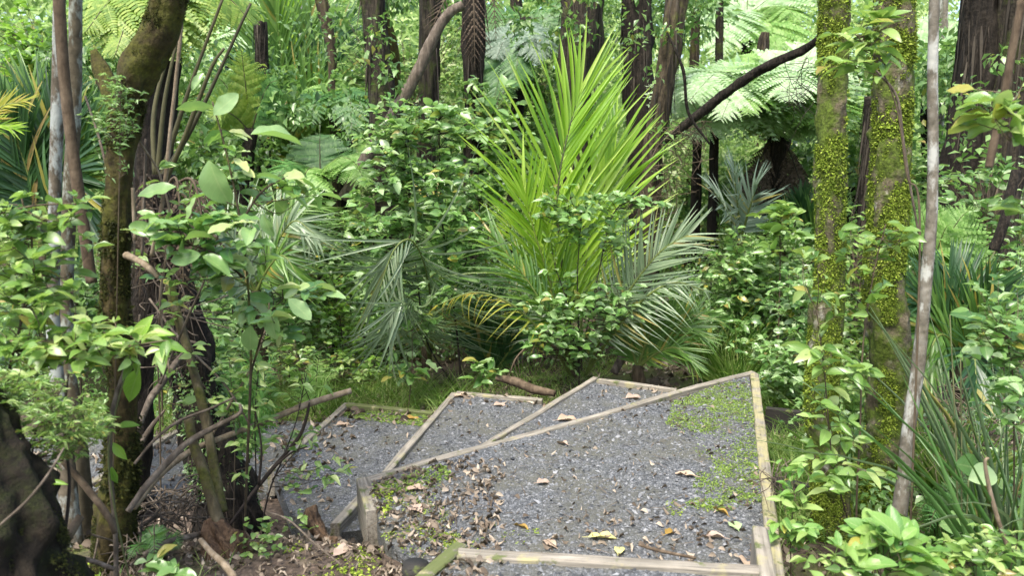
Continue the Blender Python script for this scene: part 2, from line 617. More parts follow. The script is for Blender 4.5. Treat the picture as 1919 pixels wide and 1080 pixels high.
M['bark_strip'] = island_mat('bark_strip', [(.010, .008, .005), (.032, .026, .018), (.08, .066, .047)], rough=.9)
M['bark_manuka'] = bark_mat('bark_manuka', [(.008, .0065, .004), (.032, .026, .017), (.10, .082, .056)], (13, 13, 1.3), bump=1.0, moss=(.06, .075, .018), mossamt=.36)
M['bark_brown'] = bark_mat('bark_brown', [(.022, .017, .01), (.062, .047, .028), (.12, .094, .06)], (9, 9, 1.5), bump=.7, moss=(.12, .13, .03), mossamt=.3)
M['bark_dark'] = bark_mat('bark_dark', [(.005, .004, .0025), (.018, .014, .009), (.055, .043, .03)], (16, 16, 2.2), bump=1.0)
M['bark_pale'] = bark_mat('bark_pale', [(.05, .042, .028), (.10, .082, .055), (.15, .125, .09)], (6, 6, 5), lich=(.25, .27, .245), lichamt=.5, bump=.25, rough=.8)
M['bark_olive'] = bark_mat('bark_olive', [(.05, .042, .024), (.085, .07, .042), (.13, .11, .07)], (6, 6, 5), lich=(.22, .24, .2), lichamt=.3, bump=.25, rough=.8)
M['bark_red'] = bark_mat('bark_red', [(.045, .031, .018), (.10, .072, .045), (.165, .125, .082)], (7, 7, 3), bump=.3)
M['bark_grey'] = bark_mat('bark_grey', [(.085, .076, .055), (.17, .15, .115), (.26, .24, .20)], (6, 6, 6), lich=(.36, .36, .32), lichamt=.45, bump=.3)
M['bark_moss'] = bark_mat('bark_moss', [(.055, .045, .025), (.12, .10, .06), (.21, .18, .12)], (7, 7, 3), moss=(.09, .13, .016), mossamt=.62, lich=(.30, .28, .22), lichamt=.16, bump=1.0)
M['bark_ochre'] = bark_mat('bark_ochre', [(.014, .01, .004), (.04, .03, .009), (.085, .065, .02)], (6, 6, 3), moss=(.07, .07, .01), mossamt=.5, bump=.8)
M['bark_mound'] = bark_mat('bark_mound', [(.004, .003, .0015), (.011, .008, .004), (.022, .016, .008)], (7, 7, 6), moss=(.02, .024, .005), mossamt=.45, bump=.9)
M['rot'] = bark_mat('rot', [(.03, .018, .011), (.10, .062, .035), (.2, .13, .08)], (14, 14, 2), bump=1.0)
M['stick_pale'] = bark_mat('stick_pale', [(.12, .09, .055), (.22, .17, .11), (.32, .26, .19)], (8, 8, 2), bump=.3)
M['stick_grey'] = bark_mat('stick_grey', [(.05, .04, .028), (.12, .095, .07), (.22, .185, .145)], (9, 9, 2), bump=.4)
M['stick_moss'] = bark_mat('stick_moss', [(.04, .03, .016), (.09, .074, .04), (.17, .14, .09)], (8, 8, 2), moss=(.085, .09, .018), mossamt=.5, bump=.5)


def wood_mat(name, tint=(1, 1, 1), yellow=.3, dark=1.0, moss=0.0):
    m, nt, N, L = newmat(name)
    tc = N.new('ShaderNodeTexCoord')
    v = mapping(nt, tc.outputs['Object'], (1.2, 26, 26))
    g = noise(nt, v, 3, 6, .65)
    c = ramp_out(nt, g, [(.3, .09 * dark * tint[0], .078 * dark * tint[1], .06 * dark * tint[2]), (.5, .23 * dark * tint[0], .205 * dark * tint[1], .16 * dark * tint[2]), (.75, .36 * dark * tint[0], .325 * dark * tint[1], .26 * dark * tint[2])])
    n2 = noise(nt, tc.outputs['Object'], 3.3, 4, .6)
    c = mixc(nt, .6, c, ramp_out(nt, n2, [(.32, .32, .33, .3), (.62, 1, 1, 1)]), 'MULTIPLY')
    if yellow:
        n3 = noise(nt, tc.outputs['Object'], 5.5, 4, .7)
        c = mixc(nt, ramp_out(nt, n3, [(.60 - .25 * yellow, 0, 0, 0), (.72 - .25 * yellow, .75, .75, .75)]), c, (.30, .27, .12))
    if moss:
        n4 = noise(nt, tc.outputs['Object'], 9, 4, .7)
        c = mixc(nt, ramp_out(nt, n4, [(.62 - .3 * moss, 0, 0, 0), (.70 - .3 * moss, .9, .9, .9)]), c, (.075, .095, .02))
    p = N.new('ShaderNodeBsdfPrincipled')
    L.new(c, p.inputs['Base Color'])
    p.inputs['Roughness'].default_value = .85
    b = N.new('ShaderNodeBump')
    b.inputs['Strength'].default_value = .5
    b.inputs['Distance'].default_value = .006
    L.new(g, b.inputs['Height'])
    L.new(b.outputs[0], p.inputs['Normal'])
    o = N.new('ShaderNodeOutputMaterial')
    L.new(p.outputs[0], o.inputs[0])
    return m


M['wood'] = wood_mat('wood', yellow=.15, moss=.12)
M['wood_lichen'] = wood_mat('wood_lichen', yellow=.75, moss=.2)
M['wood_dark'] = wood_mat('wood_dark', dark=.09, yellow=0, moss=.15)  # same timber in a much darker tone
M['wood_mossy'] = wood_mat('wood_mossy', dark=.8, yellow=.2, moss=.8)


def gravel_mat():
    m, nt, N, L = newmat('gravel_bed')
    tc = N.new('ShaderNodeTexCoord')
    vo = N.new('ShaderNodeTexVoronoi')
    vo.inputs['Scale'].default_value = 95
    L.new(tc.outputs['Object'], vo.inputs['Vector'])
    vd = N.new('ShaderNodeTexVoronoi')
    vd.inputs['Scale'].default_value = 95
    vd.feature = 'DISTANCE_TO_EDGE'
    L.new(tc.outputs['Object'], vd.inputs['Vector'])
    sep = N.new('ShaderNodeSeparateColor')
    L.new(vo.outputs['Color'], sep.inputs[0])
    c = ramp_out(nt, sep.outputs[0], [(0, .045, .048, .05), (.5, .096, .102, .105), (.85, .15, .158, .162), (1, .23, .236, .238)])
    e = ramp_out(nt, vd.outputs['Distance'], [(0, .25, .25, .25), (.12, 1, 1, 1)])
    c = mixc(nt, .9, c, e, 'MULTIPLY')
    # fines and soil between the stones
    n3 = noise(nt, tc.outputs['Object'], 2.3, 5, .65)
    c = mixc(nt, ramp_out(nt, n3, [(.44, 0, 0, 0), (.62, .7, .7, .7)]), c, (.085, .082, .056))
    p = N.new('ShaderNodeBsdfPrincipled')
    L.new(c, p.inputs['Base Color'])
    p.inputs['Roughness'].default_value = .75
    b = N.new('ShaderNodeBump')
    b.inputs['Strength'].default_value = .9
    b.inputs['Distance'].default_value = .008
    L.new(vd.outputs['Distance'], b.inputs['Height'])
    L.new(b.outputs[0], p.inputs['Normal'])
    o = N.new('ShaderNodeOutputMaterial')
    L.new(p.outputs[0], o.inputs[0])
    return m


M['gravel_bed'] = gravel_mat()
M['stone'] = island_mat('stone', [(.042, .045, .047), (.094, .1, .103), (.148, .156, .16), (.27, .276, .278)], rough=.65, spec=.4, mott=120)


def soil_mat():
    m, nt, N, L = newmat('forest_floor')
    tc = N.new('ShaderNodeTexCoord')
    n1 = noise(nt, tc.outputs['Object'], 1.4, 6, .65)
    n2 = noise(nt, tc.outputs['Object'], 32, 5, .7)
    c = ramp_out(nt, n2, [(.3, .018, .012, .008), (.5, .06, .042, .028), (.7, .15, .11, .08)])
    g = ramp_out(nt, noise(nt, tc.outputs['Object'], 50, 3), [(.3, .03, .05, .008), (.7, .11, .14, .02)])
    c = mixc(nt, ramp_out(nt, n1, [(.48, 0, 0, 0), (.62, .85, .85, .85)]), c, g)
    p = N.new('ShaderNodeBsdfPrincipled')
    L.new(c, p.inputs['Base Color'])
    p.inputs['Roughness'].default_value = .95
    b = N.new('ShaderNodeBump')
    b.inputs['Strength'].default_value = .8
    b.inputs['Distance'].default_value = .02
    L.new(n2, b.inputs['Height'])
    L.new(b.outputs[0], p.inputs['Normal'])
    o = N.new('ShaderNodeOutputMaterial')
    L.new(p.outputs[0], o.inputs[0])
    return m


M['soil'] = soil_mat()

# ================================================================== SETTING: ground, steps
def axis(lims):
    out = [lims[0][0]]
    for a, b, st in lims:
        n = max(1, int(round((b - a) / st)))
        out += list(a + (b - a) * (np.arange(n) + 1) / n)
    return np.array(out)


xs = axis([(-160, -40, 12), (-40, -12, 2), (-12, -4, .3), (-4, 4, .07), (4, 12, .3), (12, 40, 2), (40, 160, 12)])
ys = axis([(-60, -6, 6), (-6, 1.5, .5), (1.5, 8.5, .07), (8.5, 16, .25), (16, 60, 2), (60, 220, 10)])
X, Y = np.meshgrid(xs, ys, indexing='ij')
Z = ground(X, Y)
mb = MB()
nx, ny = X.shape
i, j = np.meshgrid(np.arange(nx - 1), np.arange(ny - 1), indexing='ij')
a = (i * ny + j).ravel()
mb.add(np.stack([X, Y, Z], -1).reshape(-1, 3), np.stack([a, a + ny, a + ny + 1, a + 1], -1))
tag(mb.build('ground', M['soil']), kind='structure')

LZ, S2Z, S3Z, S4Z, S5Z, S6Z = -.17, -.34, -.51, -.68, -.86, -1.03


def inpoly(P, poly):
    x, y = P[:, 0], P[:, 1]
    c = np.zeros(len(P), bool)
    n = len(poly)
    for k in range(n):
        x1, y1 = poly[k]
        x2, y2 = poly[(k + 1) % n]
        cond = (y1 > y) != (y2 > y)
        xi = (x2 - x1) * (y - y1) / ((y2 - y1) if y2 != y1 else 1e-9) + x1
        c ^= cond & (x < xi)
    return c


def rand_in(poly, n):
    poly = np.asarray(poly)
    lo, hi = poly.min(0), poly.max(0)
    out = []
    tot = 0
    while tot < n:
        P = rng.uniform(lo, hi, (n * 2, 2))
        P = P[inpoly(P, poly)]
        out.append(P)
        tot += len(P)
    return np.concatenate(out)[:n]


TREADS = {}


def area(poly):
    p = np.asarray(poly)
    q = np.roll(p, -1, 0)
    return abs((p[:, 0] * q[:, 1] - p[:, 1] * q[:, 0]).sum()) / 2


def tread_z(P, z):
    q = np.stack([P[:, 0] * 2.2, P[:, 1] * 2.2, np.full(len(P), z * 10)], -1)
    return z + .014 * fbm(q, 5, 3)


def tread(poly, z, thick=.14):
    """a slab of packed gravel with an uneven top"""
    bm = bmesh.new()
    top = [bm.verts.new((p[0], p[1], z)) for p in poly]
    f = bm.faces.new(top)
    if f.normal.z < 0:
        f.normal_flip()
    f.normal_update()
    if f.normal.z < 0:
        f.normal_flip()
    p = np.asarray(poly)
    for ax in (0, 1):
        for c in np.arange(p[:, ax].min() + .05, p[:, ax].max(), .06):
            no = [0, 0, 0]
            no[ax] = 1
            co = [0, 0, 0]
            co[ax] = c
            bmesh.ops.bisect_plane(bm, geom=bm.verts[:] + bm.edges[:] + bm.faces[:], plane_co=co, plane_no=no)
    for v in bm.verts:
        v.co.z = float(tread_z(np.array([[v.co.x, v.co.y]]), z)[0])
    r = bmesh.ops.extrude_face_region(bm, geom=bm.faces[:])
    ups = [e for e in r['geom'] if isinstance(e, bmesh.types.BMVert)]
    # the extruded copy becomes the underside
    for v in ups:
        v.co.z = z - thick
    bmesh.ops.recalc_face_normals(bm, faces=bm.faces[:])
    me = bpy.data.meshes.new('gravel_path')
    bm.to_mesh(me)
    bm.free()
    me.materials.append(M['gravel_bed'])
    o = bpy.data.objects.new('gravel_path', me)
    COL.objects.link(o)
    tag(o, kind='structure')
    TREADS[len(TREADS)] = (np.asarray(poly), z)


def gp(lst, z):
    return [tuple(G(px, py, z)[:2]) for px, py in lst]


POLY_L = gp([(692, 897), (1404, 702), (1430, 880), (1450, 1085), (1430, 1140), (870, 1048), (780, 1040), (722, 1010), (706, 957)], LZ)
POLY_U = gp([(862, 1036), (1424, 1071), (1450, 1200), (760, 1200), (800, 1082)], 0)
POLY_2 = gp([(905, 836), (1118, 708), (1262, 731), (1330, 760), (1200, 830), (960, 870)], S2Z)
POLY_3 = gp([(728, 881), (852, 735), (1012, 750), (1040, 790), (900, 860), (780, 900)], S3Z)
POLY_4 = gp([(512, 879), (648, 757), (808, 771), (830, 820), (760, 930), (690, 985), (640, 990), (545, 960)], S4Z)
tread(POLY_L, LZ - .022)
tread(POLY_U, -.022)
tread(POLY_2, S2Z - .022)
tread(POLY_3, S3Z - .022)
tread(POLY_4, S4Z - .022)
A4, B4 = np.array(POLY_4[0]), np.array(POLY_4[1])
C5, D5 = B4 + (-1.35, .25), A4 + (-1.45, -.05)
tread([tuple(A4), tuple(B4), tuple(C5), tuple(D5)], S5Z - .022)
C6, D6 = C5 + (-1.7, -.15), D5 + (-1.7, -.35)
tread([tuple(D5), tuple(C5), tuple(C6), tuple(D6)], S6Z - .022)
C7, D7 = C6 + (-3.0, -.5), D6 + (-3.0, -.9)
tread([tuple(D6), tuple(C6), tuple(C7), tuple(D7)], S6Z - .17)

# loose stones lying on the treads
mb = MB()
for k, (poly, z) in TREADS.items():
    dens = 2100 if k == 0 else (1900 if k < 5 else 900)
    n = int(area(poly) * dens)
    P = rand_in(poly, n)
    zz = tread_z(P, z)
    s = rng.gamma(4.0, .0014, n) + .0018
    big = rng.random(n) < .012
    s[big] *= 1.9
    ang = rng.uniform(0, 2 * math.pi, n)
    ex = np.stack([np.cos(ang), np.sin(ang), rng.normal(0, .25, n)], -1)
    up = np.stack([rng.normal(0, .25, n), rng.normal(0, .25, n), np.ones(n)], -1)
    pos = np.stack([P[:, 0], P[:, 1], zz + s * .15], -1)
    scatter(mb, STONE, pos, ex, up, s * 1.25, s * rng.uniform(.7, 1.1, n), s * rng.uniform(.45, .8, n))
tag(mb.build('gravel', M['stone'], smooth=False), 'loose grey stone chips on the steps', kind='stuff')


# ------------------------------------------------------------------ timber boards
def board(p0, p1, th, h, mat, label, name='timber_edging', ztop=None, group='timber edging boards of the steps', cat_='board', seed=0, tilt=0):
    p0, p1 = np.asarray(p0, float), np.asarray(p1, float)
    d = p1 - p0
    L = float(np.linalg.norm(d))
    n = max(6, int(L / .06))
    c = .006
    prof = [(-th / 2 + c, 0), (th / 2 - c, 0), (th / 2, -c), (th / 2, -h + c), (th / 2 - c, -h), (-th / 2 + c, -h), (-th / 2, -h + c), (-th / 2, -c)]
    # side faces split so that edges stay crisp but worn
    prof = np.array(prof)
    m = len(prof)
    t = np.linspace(0, L, n + 1)
    V = np.zeros((n + 1, m, 3))
    V[:, :, 0] = t[:, None]
    V[:, :, 1] = prof[None, :, 0]
    V[:, :, 2] = prof[None, :, 1]
    q = np.stack([np.repeat(t[:, None] * 5, m, 1), prof[None, :, 0] * 20 + 0 * t[:, None], prof[None, :, 1] * 14 + 0 * t[:, None]], -1)
    V[:, :, 1] += .003 * fbm(q, 20 + seed)
    V[:, :, 2] += .0026 * fbm(q, 40 + seed) + .009 * fbm(np.stack([t * 1.3, t * 0, t * 0], -1), 60 + seed)[:, None]
    ends = rng.normal(0, .004, (2, m))
    V[0, :, 0] += ends[0]
    V[-1, :, 0] += ends[1]
    F = []
    for i in range(n):
        for k in range(m):
            k2 = (k + 1) % m
            F.append((i * m + k, (i + 1) * m + k, (i + 1) * m + k2, i * m + k2))
    mb = MB()
    mb.add(V.reshape(-1, 3), F)
    tri = [(0, k, k + 1) for k in range(1, m - 1)]
    mb.F.append(np.array(tri))
    e = n * m
    mb.F.append(np.array([(e, e + k + 1, e + k) for k in range(1, m - 1)]))
    o = mb.build(name, M[mat], smooth=False)
    o.location = p0
    yaw = math.atan2(d[1], d[0])
    pit = -math.asin(d[2] / L)
    o.rotation_euler = (tilt, pit, yaw)
    tag(o, label, cat_, group)
    return o


def gb(a, b, z, *args, **kw):
    return board(G(*a, z), G(*b, z), *args, **kw)


gb((676, 897), (1412, 697), LZ, .055, .19, 'wood', 'long weathered board crossing the steps diagonally along the wide landing', seed=1)
gb((681, 893), (701, 956), LZ - .004, .075, .24, 'wood', 'short thick board end at the left corner of the landing', seed=2)
gb((1414, 699), (1458, 1100), LZ + .004, .062, .24, 'wood_lichen', 'yellow lichened board along the right side of the landing', seed=3)
gb((1424, 990), (1446, 1120), .004, .062, .22, 'wood', 'bare grey board beside the lichened one at bottom right', seed=4)
gb((858, 1033), (1426, 1069), 0, .06, .2, 'wood', 'straight board across the front of the nearest step', seed=5)
gb((863, 1016), (776, 1090), .004, .06, .2, 'wood_mossy', 'angled mossy board at the left of the nearest step', seed=6)
gb((896, 841), (1116, 706), S2Z, .05, .19, 'wood', 'second diagonal board, edge of the narrow wedge tread below the landing', seed=7)
gb((1121, 710), (1268, 731), S2Z + .01, .05, .2, 'wood', 'short board closing the back of the wedge tread under the palm', seed=8)
gb((722, 886), (851, 737), S3Z, .055, .2, 'wood', 'board between the clean gravel tread and the lower mossy tread', seed=9)
gb((856, 733), (1016, 750), S3Z + .01, .05, .2, 'wood', 'board closing the back of the clean gravel tread beside dead bark', seed=10)
gb((508, 881), (650, 756), S4Z, .055, .2, 'wood', 'lowest board in view, left edge of the mossy gravel tread', seed=11)
gb((650, 757), (812, 772), S4Z + .012, .06, .2, 'wood_mossy', 'moss covered board at the back of the lower gravel tread', seed=12)
gb((628, 984), (676, 932), S4Z + .03, .06, .2, 'wood', 'low grey board half buried below the left end of the landing', seed=13)
board(np.append(D5, S5Z), np.append(C5, S5Z), .055, .2, M and 'wood', 'far left board of the path seen between the mossy trunks', seed=14)
gb((1436, 762), (1500, 770), -.40, .05, .26, 'wood_dark', 'dark retaining board right of the landing, behind the grass', name='retaining_board', seed=15, group='dark retaining boards right of the landing')
gb((1444, 893), (1530, 910), -.46, .05, .26, 'wood_dark', 'dark retaining board right of the landing, before the grass', name='retaining_board', seed=16, group='dark retaining boards right of the landing')

# round dark peg beside the angled board
pg = G(778, 1060, -.06)
mb = MB()
mb.tube([pg + (0, 0, -.3), pg + (0, 0, -.02), pg], [.055, .055, .045], 14, 4, .12, (2, 9), 4)
tag(mb.build('timber_peg', M['wood_dark'], origin=pg), 'round dark peg beside the angled mossy board', 'peg')

# ------------------------------------------------------------------ litter, moss, fallen leaves
CURL = [leaf_t(4, .45, 1.2, .9, .5, .3, 1.5, .5), leaf_t(4, .45, 1.2, -.6, -.4, .3, 2, -.6), leaf_t(4, .5, 1.3, .4, .2, .2, 1, .9)]


def on_tread(P):
    z = ground(P[:, 0], P[:, 1])
    for k, (poly, tz) in TREADS.items():
        m = inpoly(P, poly)
        z = np.where(m, np.maximum(z, tread_z(P, tz)), z)
    return z


def lay(mb, Ts, P, size, asp=.5, lift=.006, tilt=.35):
    n = len(P)
    z = on_tread(P)
    ang = rng.uniform(0, 2 * math.pi, n)
    ex = np.stack([np.cos(ang), np.sin(ang), rng.normal(0, tilt * .4, n)], -1)
    up = np.stack([rng.normal(0, tilt, n), rng.normal(0, tilt, n), np.ones(n)], -1)
    s = size * rng.uniform(.6, 1.3, n)
    scatter(mb, Ts, np.stack([P[:, 0], P[:, 1], z + lift + rng.uniform(0, .012, n)], -1), ex, up, s, s * asp * rng.uniform(.6, 1.2, n), s)


mb = MB()
P = rng.uniform((-2.6, 2.3), (-.05, 4.3), (3800, 2))
keep = fbm(np.stack([P[:, 0] * 2, P[:, 1] * 2, P[:, 0] * 0], -1), 9) > -.45
lay(mb, CURL, P[keep], .038, .4)
P = rand_in(gp([(700, 900), (820, 960), (960, 1030), (720, 1060), (640, 1000)], LZ), 260)
keep = fbm(np.stack([P[:, 0] * 4, P[:, 1] * 4, P[:, 0] * 0], -1), 19) > -.35
lay(mb, CURL, P[keep], .026, .36)
P = rand_in(POLY_L, 230)
lay(mb, CURL, P, .03, .3)
for poly in (POLY_2, POLY_3, POLY_4):
    lay(mb, CURL, rand_in(poly, 46), .035, .4)
P = rand_in(gp([(1060, 960), (1440, 900), (1440, 1060), (1000, 1050)], LZ), 150)
lay(mb, CURL, P, .035, .35)
P = rng.uniform((1.0, 2.4), (4, 6.5), (2500, 2))
P = P[~inpoly(P, np.asarray(POLY_L))]
lay(mb, CURL, P, .055, .4)
P = rng.uniform((-3.5, 6.3), (3.5, 11), (3800, 2))
lay(mb, CURL, P, .07, .35)
P = rng.uniform((-5, 3.6), (-1.2, 6.5), (1500, 2))
lay(mb, CURL, P, .06, .35)
tag(mb.build('leaf_litter', M['litter']), 'brown curled dead leaves strewn over bank and floor', kind='stuff')

# thin needles and twiglets in the litter
mb = MB()
P = np.vstack([rng.uniform((-2.6, 2.3), (-.1, 4.2), (900, 2)), rand_in(POLY_L, 160), rng.uniform((1.0, 2.4), (3.5, 6), (500, 2))])
n = len(P)
ang = rng.uniform(0, 6.28, n)
L_ = rng.uniform(.03, .16, n)
scatter(mb, BLADE, np.stack([P[:, 0], P[:, 1], on_tread(P) + .012], -1), np.stack([np.cos(ang), np.sin(ang), rng.normal(0, .12, n)], -1), (0, 0, 1), L_, .005, L_ * .3)
tag(mb.build('twig_litter', M['twig']), 'thin broken twigs strewn through the leaf litter', kind='stuff')


def tufts(mb, P, z, size, k=4, flat=.5, T=SMALL):
    n = len(P)
    for _ in range(k):
        ang = rng.uniform(0, 6.283, n)
        ex = np.stack([np.cos(ang), np.sin(ang), rng.uniform(.0, 1.2, n) * flat], -1)
        up = np.stack([rng.normal(0, .3, n), rng.normal(0, .3, n), np.ones(n)], -1)
        s = size * rng.uniform(.5, 1.3, n)
        scatter(mb, T, np.stack([P[:, 0] + rng.normal(0, size * .5, n), P[:, 1] + rng.normal(0, size * .5, n), z + rng.uniform(0, size * .5, n)], -1), ex, up, s, s * .6, s)


mb = MB()
P = rand_in(gp([(1262, 745), (1330, 722), (1400, 708), (1425, 800), (1432, 880), (1380, 900), (1330, 860), (1290, 830), (1250, 790)], LZ), 6200)
q = np.stack([P[:, 0] * 5, P[:, 1] * 5, P[:, 0] * 0], -1)
P = P[fbm(q, 31) + rng.normal(0, .42, len(P)) > .05]
tufts(mb, P, on_tread(P) - .002, .0125, 3, .8)
P = rand_in(gp([(1310, 870), (1380, 850), (1432, 870), (1436, 930), (1350, 955), (1290, 950)], LZ), 2600)
q = np.stack([P[:, 0] * 6, P[:, 1] * 6, P[:, 0] * 0], -1)
P = P[fbm(q, 32) + rng.normal(0, .42, len(P)) > .15]
tufts(mb, P, on_tread(P) - .002, .0125, 3, .8)
P = rand_in(gp([(700, 905), (830, 868), (850, 890), (720, 930)], LZ), 500)
P = P[rng.random(len(P)) < .45]
tufts(mb, P, on_tread(P), .02, 3)
P = rand_in(gp([(660, 758), (806, 772), (790, 795), (690, 785), (640, 775)], S4Z), 900)
tufts(mb, P, on_tread(P), .018, 3)
tag(mb.build('seedling_mat', M['seedling']), 'bright green mat of tiny seedlings on the gravel', kind='stuff')

mb = MB()
for pl, nn, s in (([(700, 900), (850, 900), (960, 960), (900, 1020), (720, 1000)], 1800, 41), ([(560, 1000), (860, 990), (880, 1060), (560, 1080)], 2200, 42),
                  ([(1250, 930), (1320, 930), (1330, 960), (1250, 970)], 300, 43), ([(900, 985), (1010, 985), (1010, 1020), (900, 1020)], 300, 44)):
    P = rand_in(gp(pl, LZ), nn)
    q = np.stack([P[:, 0] * 4.5, P[:, 1] * 4.5, P[:, 0] * 0], -1)
    P = P[fbm(q, s) + rng.normal(0, .3, len(P)) > .45]
    tufts(mb, P, on_tread(P), .010, 4, .8)
P = rng.uniform((-2.4, 2.4), (-.6, 3.9), (5000, 2))
q = np.stack([P[:, 0] * 2.5, P[:, 1] * 2.5, P[:, 0] * 0], -1)
P = P[fbm(q, 47) > .28]
tufts(mb, P, on_tread(P), .02, 4, .8)
tag(mb.build('moss_patch', M['moss_leaf']), 'low olive moss spreading through litter and gravel', kind='stuff')


def fallen(px, py, z, L, asp, rot, mat, label, T=0, tilt=(0, 0), lift=.012):
    p = G(px, py, z)
    p[2] = float(on_tread(p[None, :2])[0]) + lift
    mb = MB()
    TT = [leaf_t(8, .45, 1.3, .25, .12, .1, 2), leaf_t(8, .45, 1.3, .35, .3, .15, 1.5, .25), leaf_t(8, .5, 2.2, .2, .1, .08, 2)][T]
    ex = np.array([math.cos(rot), math.sin(rot), tilt[0]])
    mb.inst(TT, [(0, 0, 0)] - ex * L / 2, ex, (tilt[1], 0, 1), [L], [L * asp], [L])
    mb.tube(np.array([ex * -L / 2 * 1.35, ex * -L / 2 * 1.1, ex * -L / 2]) + (0, 0, .002), [.0015, .0018, .002], 5)
    o = mb.build('fallen_leaf', M[mat])
    o.location = p
    tag(o, label, 'leaf', 'fallen leaves on the landing')


fallen(1132, 1006, LZ, .15, .32, .05, 'leaf_yellow', 'long pale yellow fallen leaf lying above the front board')
fallen(1161, 1027, LZ, .085, .55, 1.3, 'leaf_yellow', 'small oval lemon yellow leaf just above the front board', 2)
fallen(1377, 983, LZ, .10, .62, 1.6, 'leaf_palegreen', 'pale green fallen leaf near the lichened board', 2)
fallen(977, 980, LZ, .09, .4, 2.4, 'leaf_orange', 'curled orange brown leaf left of the long yellow leaf', 1, (.3, .2))
fallen(1350, 955, LZ, .10, .4, 2.2, 'leaf_orange', 'curled mustard leaf above the pale green fallen leaf', 1, (.3, .2))
fallen(1256, 995, LZ, .08, .5, .8, 'leaf_orange', 'rusty crumpled leaf between yellow and pale green leaves', 1)
fallen(1283, 888, LZ, .13, .4, 2.6, 'leaf_tan', 'whitish dry leaf beside the seedling mat', 0)
fallen(1030, 1015, LZ, .10, .5, 2.1, 'leaf_tan', 'beige oval dry leaf near the middle of the front board', 2)
fallen(1020, 903, LZ, .09, .55, .4, 'leaf_pink', 'pinkish dry leaf alone in the middle of the gravel landing', 1)
fallen(1053, 828, LZ, .10, .5, 2.2, 'leaf_pink', 'pinkish dry leaf just below the long diagonal board', 1)
fallen(1332, 1003, LZ, .13, .45, 2.7, 'leaf_pink', 'torn pinkish leaf left of the pale green fallen leaf', 1)
fallen(1400, 1052, LZ, .11, .7, 1.2, 'leaf_tan', 'cup shaped pale leaf in the lower right corner of the landing', 1)
fallen(781, 915, LZ, .12, .5, .3, 'leaf_tan', 'flat pale leaf on moss near the left corner of the landing', 2)
fallen(775, 952, LZ, .13, .55, 2.3, 'leaf_pink', 'broad pink brown leaf at the edge of the litter', 0)
fallen(648, 1035, -.235, .14, .6, .9, 'leaf_pink', 'broad pale dead leaf on the litter bank at bottom left', 0)
fallen(590, 940, -.3, .14, .5, .4, 'leaf_pink', 'pale dead leaf on the bank beside the curled bark', 0)
fallen(1012, 738, S3Z, .2, .5, .9, 'leaf_tan', 'upright tan leaf leaning on the back board of the clean tread', 0, (.5, .5), .05)
fallen(866, 741, S3Z, .16, .5, .2, 'leaf_tan', 'tan leaf in the far corner of the clean gravel tread', 2)
fallen(938, 758, S3Z, .12, .5, .2, 'leaf_pink', 'small pink leaf in the middle of the clean gravel tread', 1)
fallen(1066, 784, S2Z, .18, .4, .3, 'leaf_tan', 'white dry leaf on the wedge tread beside the diagonal board', 1)
fallen(1190, 745, S2Z, .16, .5, .3, 'leaf_pink', 'pale leaf at the far end of the wedge tread', 1)
fallen(775, 782, S4Z, .15, .35, .1, 'leaf_orange', 'large rusty leaf on the lower mossy tread', 1)
fallen(645, 795, S4Z, .14, .4, .2, 'leaf_tan', 'pale leaf near the left board of the lower tread', 1)
# ================================================================== TREES
def pxpts(L):
    """[(px,py,Y,radius in px)] -> points, radii"""
    P = np.array([D(a[0], a[1], a[2]) for a in L])
    r = np.array([a[3] * mpp(a[2]) for a in L])
    return P, r


def ground_pt(L):
    """extend the last point straight down to the ground"""
    P, r = pxpts(L)
    d = P[-1] - P[-2]
    g = float(ground(P[-1][0], P[-1][1])) - .08
    if P[-1][2] > g + .02:
        e = P[-1] + np.array([d[0], d[1], d[2]]) * min(1, (P[-1][2] - g) / max(1e-3, -d[2])) * np.array([.6, .6, 0])
        e[2] = g
        P = np.vstack([P, e])
        r = np.append(r, r[-1] * 1.12)
    return P, r


def trunk_obj(label, pts, mat, group=None, name='tree', cat_='tree', n=20, seg=14, disp=.14, dscale=(1.6, 3.0), s=0, extra=(), up=True, flare=1.0, ground_it=True, root_part='trunk'):
    """pts listed from the top down; the part out of the picture is continued upwards"""
    P, r = ground_pt(pts) if ground_it else pxpts(pts)
    if up:
        d = nrm(P[0] - P[1])
        P = np.vstack([P[0] + d * 1.3, P])
        r = np.insert(r, 0, r[0] * .95)
    b = P[-1].copy()
    t = thing(name, b, label, cat_, group)
    mb = MB()
    C, rr = mb.tube(P, r, n, seg, disp, dscale, s)
    mb.build(root_part, M[mat], t, b)
    for lim, m2 in extra:
        mb = MB()
        Q, q = pxpts(lim)
        mb.tube(Q, q, max(8, n - 6), 8, disp, dscale, s + 7)
        mb.build('limb', M[m2], t, b)
    return t, b, C, rr


